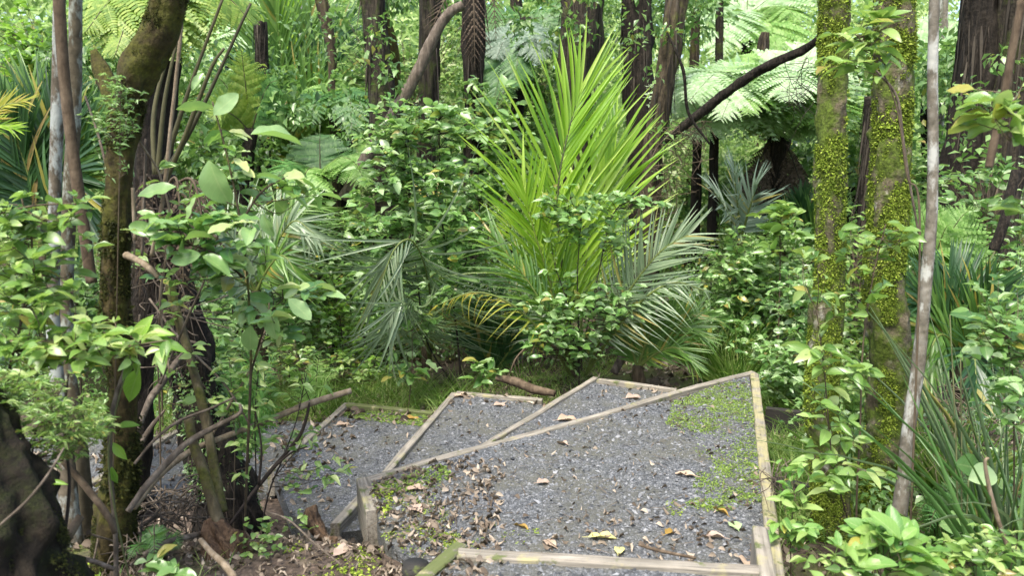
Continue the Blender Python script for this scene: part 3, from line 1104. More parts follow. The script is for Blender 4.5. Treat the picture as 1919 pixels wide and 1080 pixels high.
def cling(mb, C, rr, n, size, T=SMALL, k=3, thr=0.0, s=0, bias=None, out=.6, ns=4.0, lo=0.0, hi=1.0):
    """moss tufts set on a trunk's surface"""
    i = rng.uniform(lo * (len(C) - 1), hi * (len(C) - 1.001), n)
    i0 = i.astype(int)
    f = (i - i0)[:, None]
    P = C[i0] * (1 - f) + C[i0 + 1] * f
    r = rr[i0] * (1 - f[:, 0]) + rr[i0 + 1] * f[:, 0]
    th = rng.uniform(0, 6.283, n)
    N = np.stack([np.cos(th), np.sin(th), 0 * th], -1)
    pos = P + N * r[:, None] * .97
    keep = fbm(pos * ns, s) > thr
    if bias is not None:
        keep &= (N @ np.asarray(bias, float) + rng.normal(0, .5, n)) > -.35
    pos, N = pos[keep], N[keep]
    m = len(pos)
    for _ in range(k):
        ex = N * out + rng.normal(0, .5, (m, 3)) + (0, 0, -.15)
        up = N + (0, 0, .6) + rng.normal(0, .3, (m, 3))
        sz = size * rng.uniform(.5, 1.35, m)
        scatter(mb, T, pos + rng.normal(0, size * .35, (m, 3)), ex, up, sz, sz * .55, sz)


# --- right hand mossy pair and the thin pale one
GR = 'mossy trunks beside the steps'
t, b, C, rr = trunk_obj('slim trunk covered in lime moss nearest the right side of the landing',
                        [(1562, -30, 4.35, 25), (1561, 120, 4.35, 25), (1556, 300, 4.3, 25), (1556, 480, 4.28, 25), (1545, 640, 4.25, 29), (1540, 760, 4.22, 29), (1552, 880, 4.2, 33), (1560, 985, 4.18, 38)],
                        'bark_moss', GR, n=32, seg=26, disp=.2, dscale=(2.2, 9), s=1)
mb = MB()
cling(mb, C, rr, 30000, .0095, k=3, thr=-.22, s=11, ns=4.5)
mb.build('moss', M['moss_mid'], t, b)
mb = MB()
cling(mb, C, rr, 26000, .0115, k=3, thr=-.05, s=11, bias=(-.5, -.6, 0), ns=4.5)  # brighter moss on the sunward side: light put into the colour
cling(mb, C, rr, 6000, .017, k=3, thr=.15, s=12, ns=5, bias=(-.5, -.6, 0))
mb.build('moss', M['moss_leaf'], t, b)
t, b, C, rr = trunk_obj('thicker trunk padded with olive moss, between slim mossy trunk and pale stem',
                        [(1676, -30, 4.7, 32), (1676, 120, 4.7, 33), (1668, 300, 4.65, 33), (1664, 420, 4.6, 34), (1655, 540, 4.6, 36), (1668, 640, 4.55, 37), (1664, 780, 4.5, 36), (1656, 880, 4.45, 40), (1650, 955, 4.45, 46)],
                        'bark_moss', GR, n=34, seg=26, disp=.24, dscale=(2.2, 8), s=2)
mb = MB()
cling(mb, C, rr, 36000, .0105, k=3, thr=-.25, s=13, ns=4.2)
mb.build('moss', M['moss_mid'], t, b)
mb = MB()
cling(mb, C, rr, 30000, .0125, k=3, thr=-.08, s=13, bias=(-.4, -.7, 0), ns=4.2)  # lit side of this trunk also painted with the brighter moss colour
cling(mb, C, rr, 9000, .02, k=3, thr=.15, s=14, ns=4.6, bias=(-.4, -.7, 0))
mb.build('moss', M['moss_leaf'], t, b)
t, b, C, rr = trunk_obj('thin pale grey stem leaning past the thick mossy trunk on the right',
                        [(1752, -30, 4.0, 8.5), (1748, 150, 4.0, 9), (1749, 260, 4.0, 9.5), (1746, 400, 3.98, 10), (1732, 560, 3.95, 11), (1720, 690, 3.92, 11.5), (1702, 810, 3.9, 12), (1692, 920, 3.88, 13.5), (1682, 985, 3.86, 17)],
                        'bark_grey', n=14, seg=12, disp=.09, s=3, dscale=(1.4, 7))
# --- left: pale pair and the hanging brown stem
t, b, C, rr = trunk_obj('pale lichen spotted thin trunk, leftmost of the close pair on the left',
                        [(112, -30, 3.9, 10), (108, 200, 3.9, 11), (102, 400, 3.88, 11), (99, 560, 3.86, 12), (104, 680, 3.84, 12.5), (118, 800, 3.8, 14), (128, 930, 3.75, 18)],
                        'bark_pale', 'pale thin trunks on the left', n=14, seg=12, disp=.07, s=4, dscale=(1.4, 6))
t, b, C, rr = trunk_obj('thin trunk with white lichen bands, right of the close pair on the left',
                        [(142, -30, 4.1, 11), (140, 180, 4.1, 11.5), (130, 380, 4.08, 12), (124, 560, 4.05, 13), (126, 680, 4.0, 13), (145, 800, 3.95, 14), (156, 920, 3.9, 17)],
                        'bark_olive', 'pale thin trunks on the left', n=14, seg=12, disp=.07, s=5, dscale=(1.4, 6))
tt, b, C, rr = trunk_obj('reddish brown dead stem hanging across the pale pair, ending in mid air',
                         [(108, -30, 3.6, 10), (120, 140, 3.6, 10), (140, 310, 3.6, 10.5), (158, 430, 3.6, 11), (172, 530, 3.6, 10)],
                         'bark_red', name='dead_branch', cat_='branch', n=12, seg=12, disp=.08, s=6, ground_it=False)
# --- forked ochre trunk
t, b, C, rr = trunk_obj('forked trunk coated in ochre moss leaning over the left of the picture',
                        [(330, -40, 3.5, 30), (300, 50, 3.5, 30), (262, 130, 3.5, 32), (236, 220, 3.5, 28), (222, 340, 3.5, 23), (217, 480, 3.5, 23), (219, 600, 3.5, 24), (232, 720, 3.48, 26), (228, 860, 3.46, 29), (216, 980, 3.45, 38)],
                        'bark_ochre', n=32, seg=22, disp=.22, dscale=(2, 7), s=7,
                        extra=[([(238, 240, 3.5, 20), (212, 180, 3.55, 17), (190, 130, 3.6, 15), (176, 95, 3.62, 6)], 'bark_ochre')])
mb = MB()
cling(mb, C, rr, 22000, .0105, k=3, thr=-.1, s=15, ns=6)
cling(mb, C, rr, 1500, .024, k=3, thr=.2, s=16, ns=5, lo=.5)
mb.build('moss', M['moss_dark'], t, b)
# --- dark fern trunk behind it
t, b, C, rr = trunk_obj('black fibrous tree fern trunk behind the broken sticks on the left',
                        [(285, 330, 4.5, 34), (300, 430, 4.48, 40), (318, 540, 4.46, 42), (352, 660, 4.42, 44), (380, 780, 4.4, 46), (405, 880, 4.36, 50), (425, 950, 4.34, 58)],
                        'bark_dark', name='tree_fern', cat_='tree fern', n=30, seg=14, disp=.3, s=8, dscale=(3.5, 5), up=False)
T3, T3b = t, b
mb = MB()
n = 900
i = rng.integers(0, len(C), n)
th = rng.uniform(0, 6.28, n)
N = np.stack([np.cos(th), np.sin(th), 0 * th], -1)
scatter(mb, BLADE, C[i] + N * rr[i][:, None] * .95, N * .5 + np.array([0, 0, -1.0]) + rng.normal(0, .2, (n, 3)), N, rng.uniform(.08, .26, n), .006, .1)
mb.build('root_fibre', M['twig_dark'], t, b)
mb = MB()
cling(mb, C, rr, 2600, .028, k=3, thr=.0, s=18, ns=4, lo=.45, bias=(.8, -.3, 0))
mb.build('moss', M['leaf_dark'], t, b)
# stalks of its fronds, rising to the upper right
crown = C[2]
mb = MB()
for q in ([(300, 340, 4.5), (350, 180, 4.5), (420, -10, 4.5)], [(300, 340, 4.45), (370, 220, 4.4), (470, 5, 4.4)], [(295, 330, 4.5), (310, 180, 4.55), (345, 20, 4.6)],
          [(290, 330, 4.5), (290, 200, 4.6), (335, 40, 4.7), (360, -20, 4.7)], [(310, 340, 4.4), (345, 260, 4.35), (395, 130, 4.3), (420, 90, 4.3)]):
    Q = np.array([D(*a) for a in q])
    mb.tube(Q, np.linspace(.015, .007, len(Q)), 8, 8, .08, (2, 9), 3)
mb.build('stalk', M['stipe'], t, b)

# --- background trunks, far to near; (label, pts, mat)
BG = [
    ('broad stringy barked trunk left of centre near the top edge', [(700, -30, 10, 24), (704, 60, 10, 24), (712, 150, 10, 23), (722, 300, 10, 25)], 'bark_manuka'),
    ('mossy leaning stem close behind the broad stringy trunk', [(715, 20, 10.4, 9), (735, 80, 10.4, 10), (742, 160, 10.4, 10), (740, 300, 10.4, 11)], 'bark_ochre'),
    ('dark trunk with flaking bark between the leaning log and the fern skirt trunk', [(806, -30, 11, 21), (806, 80, 11, 20), (802, 180, 11, 20), (800, 330, 11, 21)], 'bark_manuka'),
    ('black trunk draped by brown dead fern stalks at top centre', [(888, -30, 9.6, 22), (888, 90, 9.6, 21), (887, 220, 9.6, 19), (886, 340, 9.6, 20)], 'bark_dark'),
    ('slender twisting stem above the left nikau fronds', [(598, -30, 11, 12), (612, 40, 11, 12), (624, 110, 11, 9), (622, 180, 11, 7), (628, 300, 11, 7)], 'bark_brown'),
    ('stout trunk directly behind the top of the bright palm', [(1092, -30, 10.6, 42), (1090, 50, 10.6, 40), (1080, 150, 10.6, 36), (1072, 330, 10.6, 36)], 'bark_manuka'),
    ('dark forked trunk right behind the bright palm tips', [(1196, -30, 11, 28), (1192, 60, 11, 30), (1196, 160, 11, 28), (1205, 300, 11, 28)], 'bark_dark'),
    ('tall brown trunk curving beside the right edge of the bright palm', [(1272, -30, 9, 22), (1254, 100, 9, 21), (1236, 210, 9, 20), (1222, 300, 9, 20), (1216, 420, 9, 20)], 'bark_brown'),
    ('thin shaggy trunk above the pale fern fronds', [(1305, -30, 13, 9), (1302, 70, 13, 8), (1300, 200, 13, 9)], 'bark_brown'),
    ('thin straight trunk right of the shaggy thin one', [(1350, -30, 13, 7), (1348, 70, 13, 7), (1347, 200, 13, 8)], 'bark_manuka'),
    ('dim slim trunk beneath the fallen bough', [(1312, 170, 10.5, 9), (1308, 260, 10.5, 9), (1305, 360, 10.5, 10)], 'bark_dark'),
    ('slim dark trunk beside the fern crown', [(1342, 200, 10.2, 8), (1338, 280, 10.2, 9), (1336, 360, 10.2, 9)], 'bark_dark'),
    ('broken stub trunk with pale top between the far ferns', [(1434, 60, 14, 8), (1430, 90, 14, 12), (1428, 200, 14, 13)], 'bark_brown'),
    ('fat dark trunk behind the pale leaning stem at right', [(1846, -30, 7.6, 38), (1836, 90, 7.6, 40), (1820, 200, 7.6, 40), (1806, 320, 7.6, 42), (1800, 480, 7.6, 46)], 'bark_dark'),
    ('second dark trunk filling the right edge', [(1908, -30, 7.4, 34), (1898, 120, 7.4, 34), (1884, 260, 7.4, 38), (1866, 400, 7.4, 46), (1850, 500, 7.4, 52)], 'bark_manuka'),
    ('dark trunk glimpsed between the mossy pair', [(1634, 180, 8, 14), (1628, 300, 8, 14), (1618, 460, 8, 15)], 'bark_dark'),
    ('dark stump of trunk left of the far nikau palms', [(488, 40, 11, 12), (492, 160, 11, 12), (494, 260, 11, 13)], 'bark_dark'),
    ('grey trunk end high between fronds at top left centre', [(572, -30, 14, 9), (566, 10, 14, 10), (556, 44, 14, 9), (550, 130, 14, 9)], 'bark_grey'),
    ('thin grey trunk at the far right top between canopy leaves', [(1770, -30, 11, 8), (1768, 60, 11, 8), (1762, 200, 11, 8)], 'bark_grey'),
    ('dark trunk high up left of the stout one behind the palm', [(965, -30, 14, 12), (968, 60, 14, 12), (972, 220, 14, 12)], 'bark_manuka'),
]
for k, (lab, pts, mat) in enumerate(BG):
    pts = [(a[0], a[1], a[2], a[3] * .86) for a in pts]
    t, b, C, rr = trunk_obj(lab, pts, mat, 'background trunks', n=26, seg=16, disp=.34, dscale=(4.2, 1.5), s=100 + k, up=(pts[0][1] < 0))
    if mat in ('bark_manuka', 'bark_dark', 'bark_brown') and max(a[3] for a in pts) > 11:
        n = int(130 + 90 * max(a[3] for a in pts) / 20)
        mb = MB()
        i = rng.integers(0, len(C) - 1, n)
        th = rng.uniform(0, 6.28, n)
        Nn = np.stack([np.cos(th), np.sin(th), 0 * th], -1)
        Ls = rng.uniform(.12, .7, n)
        scatter(mb, BLADE, C[i] + Nn * rr[i][:, None] * 1.02, Nn * .05 + np.array([0, 0, -1.0]) + rng.normal(0, .06, (n, 3)), Nn + rng.normal(0, .3, (n, 3)), Ls, rng.uniform(.008, .03, n), Ls * .12)
        mb.build('loose_bark', M['bark_strip'], t, b)

# loose bark strips on the two stringest trunks read as texture; the fallen bough and logs:
STK = 'dead branches and sticks'


def stick(label, pts, mat, n=9, seg=9, disp=.12, s=0, name='dead_branch', group=STK, cat_='branch', twigs=()):
    P, r = pxpts(pts)
    mid = P[len(P) // 2].copy()
    mb = MB()
    mb.tube(P, r, n, seg, disp, (1.8, 9), s)
    if twigs:
        t = thing(name, mid, label, cat_, group)
        mb.build('stem', M[mat], t, mid)
        for q in twigs:
            m2 = MB()
            Q, rq = pxpts(q)
            m2.tube(Q, rq, 6, 6, .1, (2, 9), s + 3)
            m2.build('twig', M[mat], t, mid)
        return t
    o = mb.build(name, M[mat], origin=mid)
    return tag(o, label, cat_, group)


stick('long dark bough slanting across the pale ferns to the mossy trunk', [(1538, 70, 7.6, 7), (1500, 96, 7.8, 7.5), (1440, 122, 8, 8), (1390, 152, 8.2, 8), (1345, 186, 8.4, 8.5), (1300, 222, 8.6, 8), (1240, 268, 8.8, 7)], 'bark_dark', 14, disp=.3)
stick('leaning grey branch crossing between the left background trunks', [(868, 8, 9, 8), (836, 30, 9, 9), (808, 80, 9, 10), (780, 140, 9, 11), (752, 190, 9, 11), (715, 250, 9, 11), (690, 290, 9, 11), (660, 345, 9, 12), (642, 372, 9, 10)], 'stick_grey', 12)
stick('thin reddish stick hanging in front of the right edge trunk', [(1915, 0, 3.8, 7), (1898, 90, 3.8, 7), (1878, 200, 3.8, 6.5), (1862, 270, 3.8, 7), (1853, 314, 3.8, 7)], 'bark_red', 9)
stick('mossy broken stick leaning against the black fern trunk, snapped top', [(352, 782, 3.6, 9), (362, 830, 3.58, 10), (380, 880, 3.55, 10.5), (395, 930, 3.52, 11), (412, 985, 3.5, 12)], 'stick_moss', 12, s=1)
stick('tall crooked olive stick leaning from the stump to the fern trunk', [(318, 535, 4.0, 9), (332, 590, 3.95, 9), (350, 650, 3.9, 8.5), (372, 730, 3.8, 8.5), (388, 800, 3.75, 9), (402, 880, 3.7, 9.5), (418, 960, 3.6, 10)], 'stick_moss', 11, s=2)
stick('pale straight stick pointing up right over the gravel', [(250, 952, 3.3, 7), (300, 890, 3.5, 7), (360, 845, 3.7, 6), (440, 812, 3.9, 5.5), (500, 790, 4.0, 6), (580, 757, 4.1, 6.5), (658, 733, 4.2, 6)], 'stick_pale', 9, s=3)
stick('thin stick crossing below the pale straight one', [(240, 960, 3.2, 6), (280, 905, 3.3, 6.5), (330, 850, 3.4, 6.5), (358, 826, 3.45, 6), (400, 802, 3.5, 5), (448, 776, 3.5, 4), (450, 758, 3.5, 3)], 'stick_grey', 9, s=4)
stick('dark slanting branch meeting the ochre trunk at its base', [(345, 660, 4.2, 3), (330, 680, 4.1, 6), (306, 715, 3.95, 7), (284, 745, 3.8, 7), (270, 775, 3.7, 6), (258, 810, 3.6, 4), (240, 850, 3.5, 2)], 'stick_grey', 9, s=5)
stick('grey twig arching out from the ochre trunk', [(252, 870, 3.4, 3), (290, 825, 3.45, 3), (335, 790, 3.5, 3), (390, 768, 3.55, 2.5), (440, 745, 3.6, 2)], 'stick_grey', 7, s=6)
stick('thin upright stem rising in front of the ochre trunk', [(218, 1085, 2.9, 5), (216, 1000, 2.95, 5), (208, 900, 3.0, 4.5), (207, 800, 3.0, 4.5), (218, 740, 3.05, 4), (235, 690, 3.1, 3.5), (258, 620, 3.1, 3), (262, 590, 3.1, 2)], 'stick_grey', 8, s=7, name='thin_stem', cat_='stem')
stick('tan vine stem rising straight in front of the black fern trunk', [(284, 480, 3.9, 4), (300, 405, 3.9, 4), (312, 320, 3.9, 4), (320, 240, 3.9, 3.5), (332, 130, 3.9, 3.5), (340, 40, 3.9, 3), (340, -30, 3.9, 3)], 'stick_pale', 8, s=8, name='vine_stem', cat_='vine')
stick('short pale snag standing beside the ochre trunk', [(254, 450, 3.4, 3.5), (251, 400, 3.4, 3.5), (249, 352, 3.4, 3)], 'stick_pale', 7, s=9)
stick('thin grey stem upright left of the tan vine', [(266, 480, 3.7, 2.5), (270, 380, 3.7, 2.5), (273, 260, 3.7, 2)], 'stick_grey', 6, s=10)
stick('hooked broken branch jutting right from the ochre trunk', [(236, 478, 3.4, 7), (262, 490, 3.35, 6), (280, 503, 3.3, 6), (296, 520, 3.3, 4)], 'stick_pale', 8, s=11)
stick('grey branch lying on the ground at the bottom left corner', [(92, 1032, 2.75, 4), (130, 1044, 2.75, 4.5), (170, 1052, 2.7, 5), (214, 1068, 2.7, 5)], 'stick_grey', 8, s=12)
stick('bent brown branch dropping from the pale pair to the ground', [(118, 865, 3.0, 6), (150, 900, 3.0, 7), (178, 935, 2.95, 7), (204, 970, 2.9, 6.5), (215, 1000, 2.9, 5)], 'bark_red', 9, s=13)
stick('reddish brown log end leaning at the left foreground', [(150, 970, 2.85, 9), (120, 1020, 2.75, 10), (90, 1090, 2.65, 11)], 'bark_red', 10, s=14, name='log', cat_='log')
stick('thin pale branch curving down below the rotten stump', [(375, 1012, 3.1, 5), (395, 1035, 3.05, 6), (420, 1058, 3.0, 7), (440, 1085, 2.95, 8)], 'stick_pale', 8, s=15)
stick('thin stick lying across the dark gap under the fern trunk', [(270, 1040, 3.2, 5), (310, 1018, 3.3, 5.5), (350, 1008, 3.4, 6), (384, 1000, 3.5, 5)], 'stick_grey', 8, s=16)
stick('pale splintered stick beside the path left of the fern trunk', [(226, 920, 4.15, 2), (246, 870, 4.2, 5), (268, 825, 4.25, 6), (288, 795, 4.3, 5), (310, 768, 4.35, 1.5)], 'stick_grey', 8, s=17)
stick('slim reddish twig on the gravel above the front board', [(1196, 1022, 2.96, 3), (1240, 1034, 2.94, 3.5), (1304, 1047, 2.92, 3)], 'bark_red', 7, s=18, name='twig', cat_='twig')
stick('brown bark roll lying behind the clean gravel tread', [(930, 708, 6.75, 6), (965, 716, 6.7, 9), (1000, 730, 6.6, 9), (1040, 738, 6.5, 6)], 'bark_red', 10, s=19, name='bark_piece', cat_='bark')
stick('thin twig standing before the lower gravel tread', [(430, 985, 3.75, 3), (470, 930, 3.85, 4), (510, 880, 3.9, 4), (560, 820, 3.95, 3.5), (575, 780, 3.95, 3), (580, 755, 3.95, 2)], 'twig_dark', 7, s=20, name='bare_sapling', cat_='sapling',
      twigs=[[(510, 880, 3.9, 3), (545, 850, 3.9, 2), (575, 838, 3.9, 1.5)], [(485, 910, 3.85, 3), (490, 840, 3.85, 2), (478, 770, 3.85, 1.5)]])
stick('bleached bent stem beside the flax at right', [(1890, 1030, 3.0, 4.5), (1872, 980, 3.0, 4.5), (1855, 920, 3.0, 4), (1846, 870, 3.0, 3.5), (1852, 858, 3.0, 3)], 'stick_pale', 7, s=21)
stick('dark slanting pole under the left side of the hero palm', [(1250, 560, 7.6, 6), (1215, 600, 7.5, 7), (1180, 645, 7.4, 8), (1150, 700, 7.3, 8)], 'stick_grey', 9, s=22)
stick('leaning bare stem in front of the right dark trunks', [(1905, 320, 5.6, 8), (1880, 420, 5.5, 9), (1862, 470, 5.5, 9)], 'bark_dark', 9, s=23)
stick('thin vine stem looping down beside the thick mossy trunk', [(1640, 130, 4.0, 2), (1680, 180, 4.0, 2.4), (1692, 260, 4.0, 2.4), (1706, 350, 4.0, 2.4), (1722, 440, 4.0, 2)], 'stick_grey', 7, s=24, name='vine_stem', cat_='vine')

stick('thin vine looping from the forked trunk across to the leaning sticks', [(258, 260, 3.6, 2), (300, 330, 3.7, 2), (320, 430, 3.7, 2.2), (300, 560, 3.7, 2.2), (318, 700, 3.6, 2)], 'stick_pale', 6, s=30, name='vine_stem', cat_='vine')
stick('thin stem slanting up from the black fern trunk to the large leaves', [(300, 720, 3.8, 2.5), (350, 600, 3.7, 2.5), (385, 520, 3.6, 2.2), (420, 400, 3.55, 1.6)], 'stick_grey', 6, s=31)
stick('grey twig crossing behind the leaning sticks down to the right', [(280, 560, 4.1, 2), (340, 640, 4.0, 2.4), (420, 720, 3.9, 2.4), (470, 800, 3.85, 1.6)], 'stick_grey', 6, s=32)
stick('long pale twig bowing over the gravel from the fern trunk', [(390, 830, 3.9, 2.6), (430, 760, 3.9, 2.6), (470, 690, 3.95, 2.4), (500, 610, 4.0, 2), (505, 560, 4.0, 1.4)], 'stick_pale', 6, s=33)
stick('crooked twig hanging left of the forked trunk', [(160, 180, 3.7, 2), (186, 260, 3.6, 2.4), (205, 330, 3.55, 2.4), (248, 440, 3.5, 2), (250, 520, 3.5, 1.5)], 'stick_grey', 6, s=34)
stick('thin stem crossing the dark stump in the bottom left corner', [(0, 985, 2.2, 2.5), (50, 940, 2.2, 3), (90, 890, 2.2, 2.5), (120, 840, 2.25, 1.6)], 'stick_grey', 6, s=35)
stick('dead stem standing between stump and forked trunk', [(112, 1085, 2.6, 3), (122, 1000, 2.65, 3), (130, 900, 2.7, 3), (120, 800, 2.75, 2.4), (128, 700, 2.8, 1.6)], 'twig_dark', 6, s=36)
stick('thin twig leaning over the bark piece on the bank', [(640, 1060, 3.1, 1.6), (590, 1020, 3.3, 2.2), (540, 975, 3.5, 2.4), (500, 960, 3.6, 1.6)], 'stick_grey', 6, s=37)
stick('thin brown branchlets at the edge of the pale ferns', [(1250, 60, 8.2, 2), (1280, 130, 8.2, 3), (1290, 210, 8.3, 3), (1330, 270, 8.3, 2)], 'bark_dark', 6, s=38)
# dead fronds hanging from the black fern trunk are added with the plants

# curled bark piece on the bank
P, r = pxpts([(578, 960, 3.8, 14), (590, 985, 3.75, 15), (606, 1010, 3.7, 12), (630, 1020, 3.65, 8)])
mb = MB()
mb.tube(P, r, 22, 14, .75, (2.2, 12), 77)
tag(mb.build('bark_piece', M['rot'], origin=P[1]), 'upright crumpled brown bark piece on the litter bank', 'bark')
# rotten stump
P, r = pxpts([(388, 975, 3.5, 6), (398, 992, 3.48, 22), (412, 1020, 3.45, 26), (428, 1050, 3.4, 26), (440, 1085, 3.4, 34)])
mb = MB()
mb.tube(P, r, 30, 14, .75, (3.2, 5), 78)
tag(mb.build('rotten_stump', M['rot'], origin=P[-1]), 'splintered reddish brown rotten stump at the foot of the leaning sticks', 'stump')
# dark mossy butt in the bottom left corner
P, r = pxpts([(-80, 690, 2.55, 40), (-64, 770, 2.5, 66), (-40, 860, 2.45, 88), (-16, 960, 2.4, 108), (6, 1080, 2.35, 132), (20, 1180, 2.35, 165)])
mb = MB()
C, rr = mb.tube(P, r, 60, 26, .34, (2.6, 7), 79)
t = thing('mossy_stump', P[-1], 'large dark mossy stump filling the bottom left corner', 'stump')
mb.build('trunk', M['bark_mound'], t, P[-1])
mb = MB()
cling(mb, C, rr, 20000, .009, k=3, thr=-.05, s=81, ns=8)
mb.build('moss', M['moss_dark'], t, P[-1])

# tangles of fine dead twigs
def tangle(label, lobes, mat, n, rad=.004, L=.35, name='twig_tangle'):
    mb = MB()
    cs = []
    for (px, py, y, rx, ry) in lobes:
        c = D(px, py, y)
        cs.append(c)
        for _ in range(n):
            u = nrm(rng.normal(size=3)) * rng.random() ** .4
            p = c + u * np.array([rx * mpp(y), (rx + ry) / 2 * mpp(y), ry * mpp(y)])
            d = nrm(rng.normal(size=3) * (1, 1, .8)) * L * rng.uniform(.4, 1.2)
            Q = np.array([p - d / 2, p + rng.normal(size=3) * L * .12, p + d / 2 + (0, 0, -.05)])
            mb.tube(Q, [rad, rad * .8, rad * .4], 4, 4, cap=False)
    o = mb.build(name, M[mat], origin=cs[0])
    return tag(o, label, 'twigs')


tangle('tangle of bare brown twigs right of the bright palm', [(1250, 300, 8.7, 40, 70), (1235, 390, 8.6, 40, 60), (1280, 260, 8.8, 40, 40)], 'twig', 40, .004, .6)
tangle('heap of dead twigs under the black fern trunk', [(290, 970, 3.7, 50, 50), (350, 950, 3.8, 50, 40), (260, 1030, 3.4, 60, 40)], 'stick_grey', 40, .005, .28)
tangle('small heap of grey roots over the lichened board', [(1452, 905, 3.55, 40, 22)], 'stick_grey', 26, .003, .2)
tangle('dead twigs hanging about the black fern trunk top', [(330, 620, 4.2, 50, 90), (300, 480, 4.3, 40, 80)], 'stick_grey', 30, .004, .4)
tangle('dry straw and twigs behind the flax on the right', [(1770, 840, 4.4, 60, 60), (1790, 760, 4.6, 50, 50)], 'stick_pale', 26, .0025, .35)
tangle('hanging brown dead strands beside the slim mossy trunk', [(1500, 170, 7.5, 20, 60)], 'twig_dark', 36, .003, .4)
# ================================================================== PLANTS
def ell(px, py, y, rx, ry, n, rd=None):
    """n points inside an ellipsoid given by its outline in the picture"""
    c = D(px, py, y)
    k = mpp(y)
    u = nrm(rng.normal(size=(n, 3))) * (rng.random((n, 1)) ** .42)
    a = np.array([rx * k, (rd if rd else (rx + ry) * .5) * k, ry * k])
    return c + u * a


def shrub(label, base_, stems, lobes, T=LEAF, mat='leaf_fresh', L=.1, asp=.5, per=5, stem_r=.008, tw=.0028, twmat='twig', rosette=4, droop=.06, spread=.85,
          name='shrub', cat_='shrub', group=None, twl=.35, stem_mat=None, upt=.5, hide=True, dens=1.0):
    """stems: lists of (px,py,y); lobes: (px,py,y,rx,ry,n). Leaves grow on twigs that end in the lobes."""
    b = base(*base_) if len(base_) == 2 else D(*base_)
    t = thing(name, b, label, cat_, group)
    ms = MB()
    S = []
    for st in stems:
        Q = np.array([D(*a) for a in st])
        if len(Q) == 1 or hide and not (S and np.linalg.norm(np.vstack(S) - Q[0], axis=1).min() < .22):
            Q = np.vstack([b + rng.normal(0, .02, 3) * (1, 1, 0) - (0, 0, .05), Q])
        C, rr = ms.tube(Q, np.linspace(stem_r * (1 if not S else .7), stem_r * .4, len(Q)), 7, 8, .1, (2, 9), int(rng.integers(1000)))
        S.append(C)
    S = np.vstack(S) if S else b[None]
    ml, mt = MB(), MB()
    pos, ex, up, sz = [], [], [], []
    for (px, py, y, rx, ry, n) in lobes:
        n = max(1, int(round(n * dens * 1.45)))
        tips = ell(px, py, y, rx * 1.3, ry * 1.35, n)
        c = D(px, py, y)
        for p in tips:
            d = np.linalg.norm(S - p, axis=1) + np.where(S[:, 2] > p[2] - .03, .35, 0)
            q = S[np.argmin(d)]
            v = p - q
            l = np.linalg.norm(v)
            if l > twl * 2.2:        # long reach: the twig forks off an unseen branch
                q = p - v / l * twl * rng.uniform(1.0, 2.2) - (0, 0, .1 * twl)
            m = (q + p) / 2 + (0, 0, rng.uniform(-.16, .05) * np.linalg.norm(p - q)) + rng.normal(0, .02, 3)
            Q = np.array([q, m, p])
            C = cat(Q, 4)
            mt.tube(C, np.linspace(tw, tw * .45, len(C)), 4, None, cap=False)
            dv = nrm(C[-1] - C[-3])
            k = max(1, per - 1 + int(rng.integers(-1, 2)))
            # along the twig, alternate sides
            f = np.linspace(.35, .93, k)
            ii = (f * (len(C) - 1)).astype(int)
            side = nrm(np.cross(dv, (0, 0, 1)) + rng.normal(0, .15, 3))
            for j in range(k):
                s = 1 if j % 2 else -1
                pos.append(C[ii[j]] + (C[min(ii[j] + 1, len(C) - 1)] - C[ii[j]]) * (f[j] * (len(C) - 1) - ii[j]))
                ex.append(dv * .55 + side * s * spread + rng.normal(0, .25, 3) - (0, 0, droop * rng.uniform(0, 2)))
                up.append(np.array([0, -.25, 1.0]) + rng.normal(0, upt, 3))
                sz.append(L * rng.uniform(.45, 1.2))
            for j in range(max(2, rosette - 1) if rosette < 6 else rosette):
                an = rng.uniform(0, 6.28)
                h = np.array([math.cos(an), math.sin(an), 0])
                pos.append(p)
                ex.append(dv * .5 + h * .85 - (0, 0, droop * rng.uniform(0, 1.5)))
                up.append(np.array([0, -.25, 1.0]) + dv * .3 + rng.normal(0, upt, 3))
                sz.append(L * rng.uniform(.3, 1.05))
    sz = np.array(sz)
    scatter(ml, T, np.array(pos), np.array(ex), np.array(up), sz, sz * asp * rng.uniform(.8, 1.2, len(sz)), sz)
    if ms.n:
        ms.V += mt.V; ms.UV += mt.UV; ms.F += [f + ms.n for f in mt.F]; ms.n += mt.n
        ms.build('stem', M[stem_mat or twmat], t, b)
    else:
        mt.build('stem', M[stem_mat or twmat], t, b)
    ml.build('foliage', M[mat], t, b)
    return t, b


def bigleaf(mb, px, py, y, L, asp, ang, face=(0, -.6, .8), T=None, dep=0):
    """one leaf placed by hand: ang = direction of its tip in the picture"""
    p = D(px, py, y)
    ex = np.array([math.cos(R(ang)), dep, math.sin(R(ang))])
    mb.inst(T or LEAFR[int(rng.integers(3))], [p], ex, np.array(face, float), [L], [L * asp], [L])


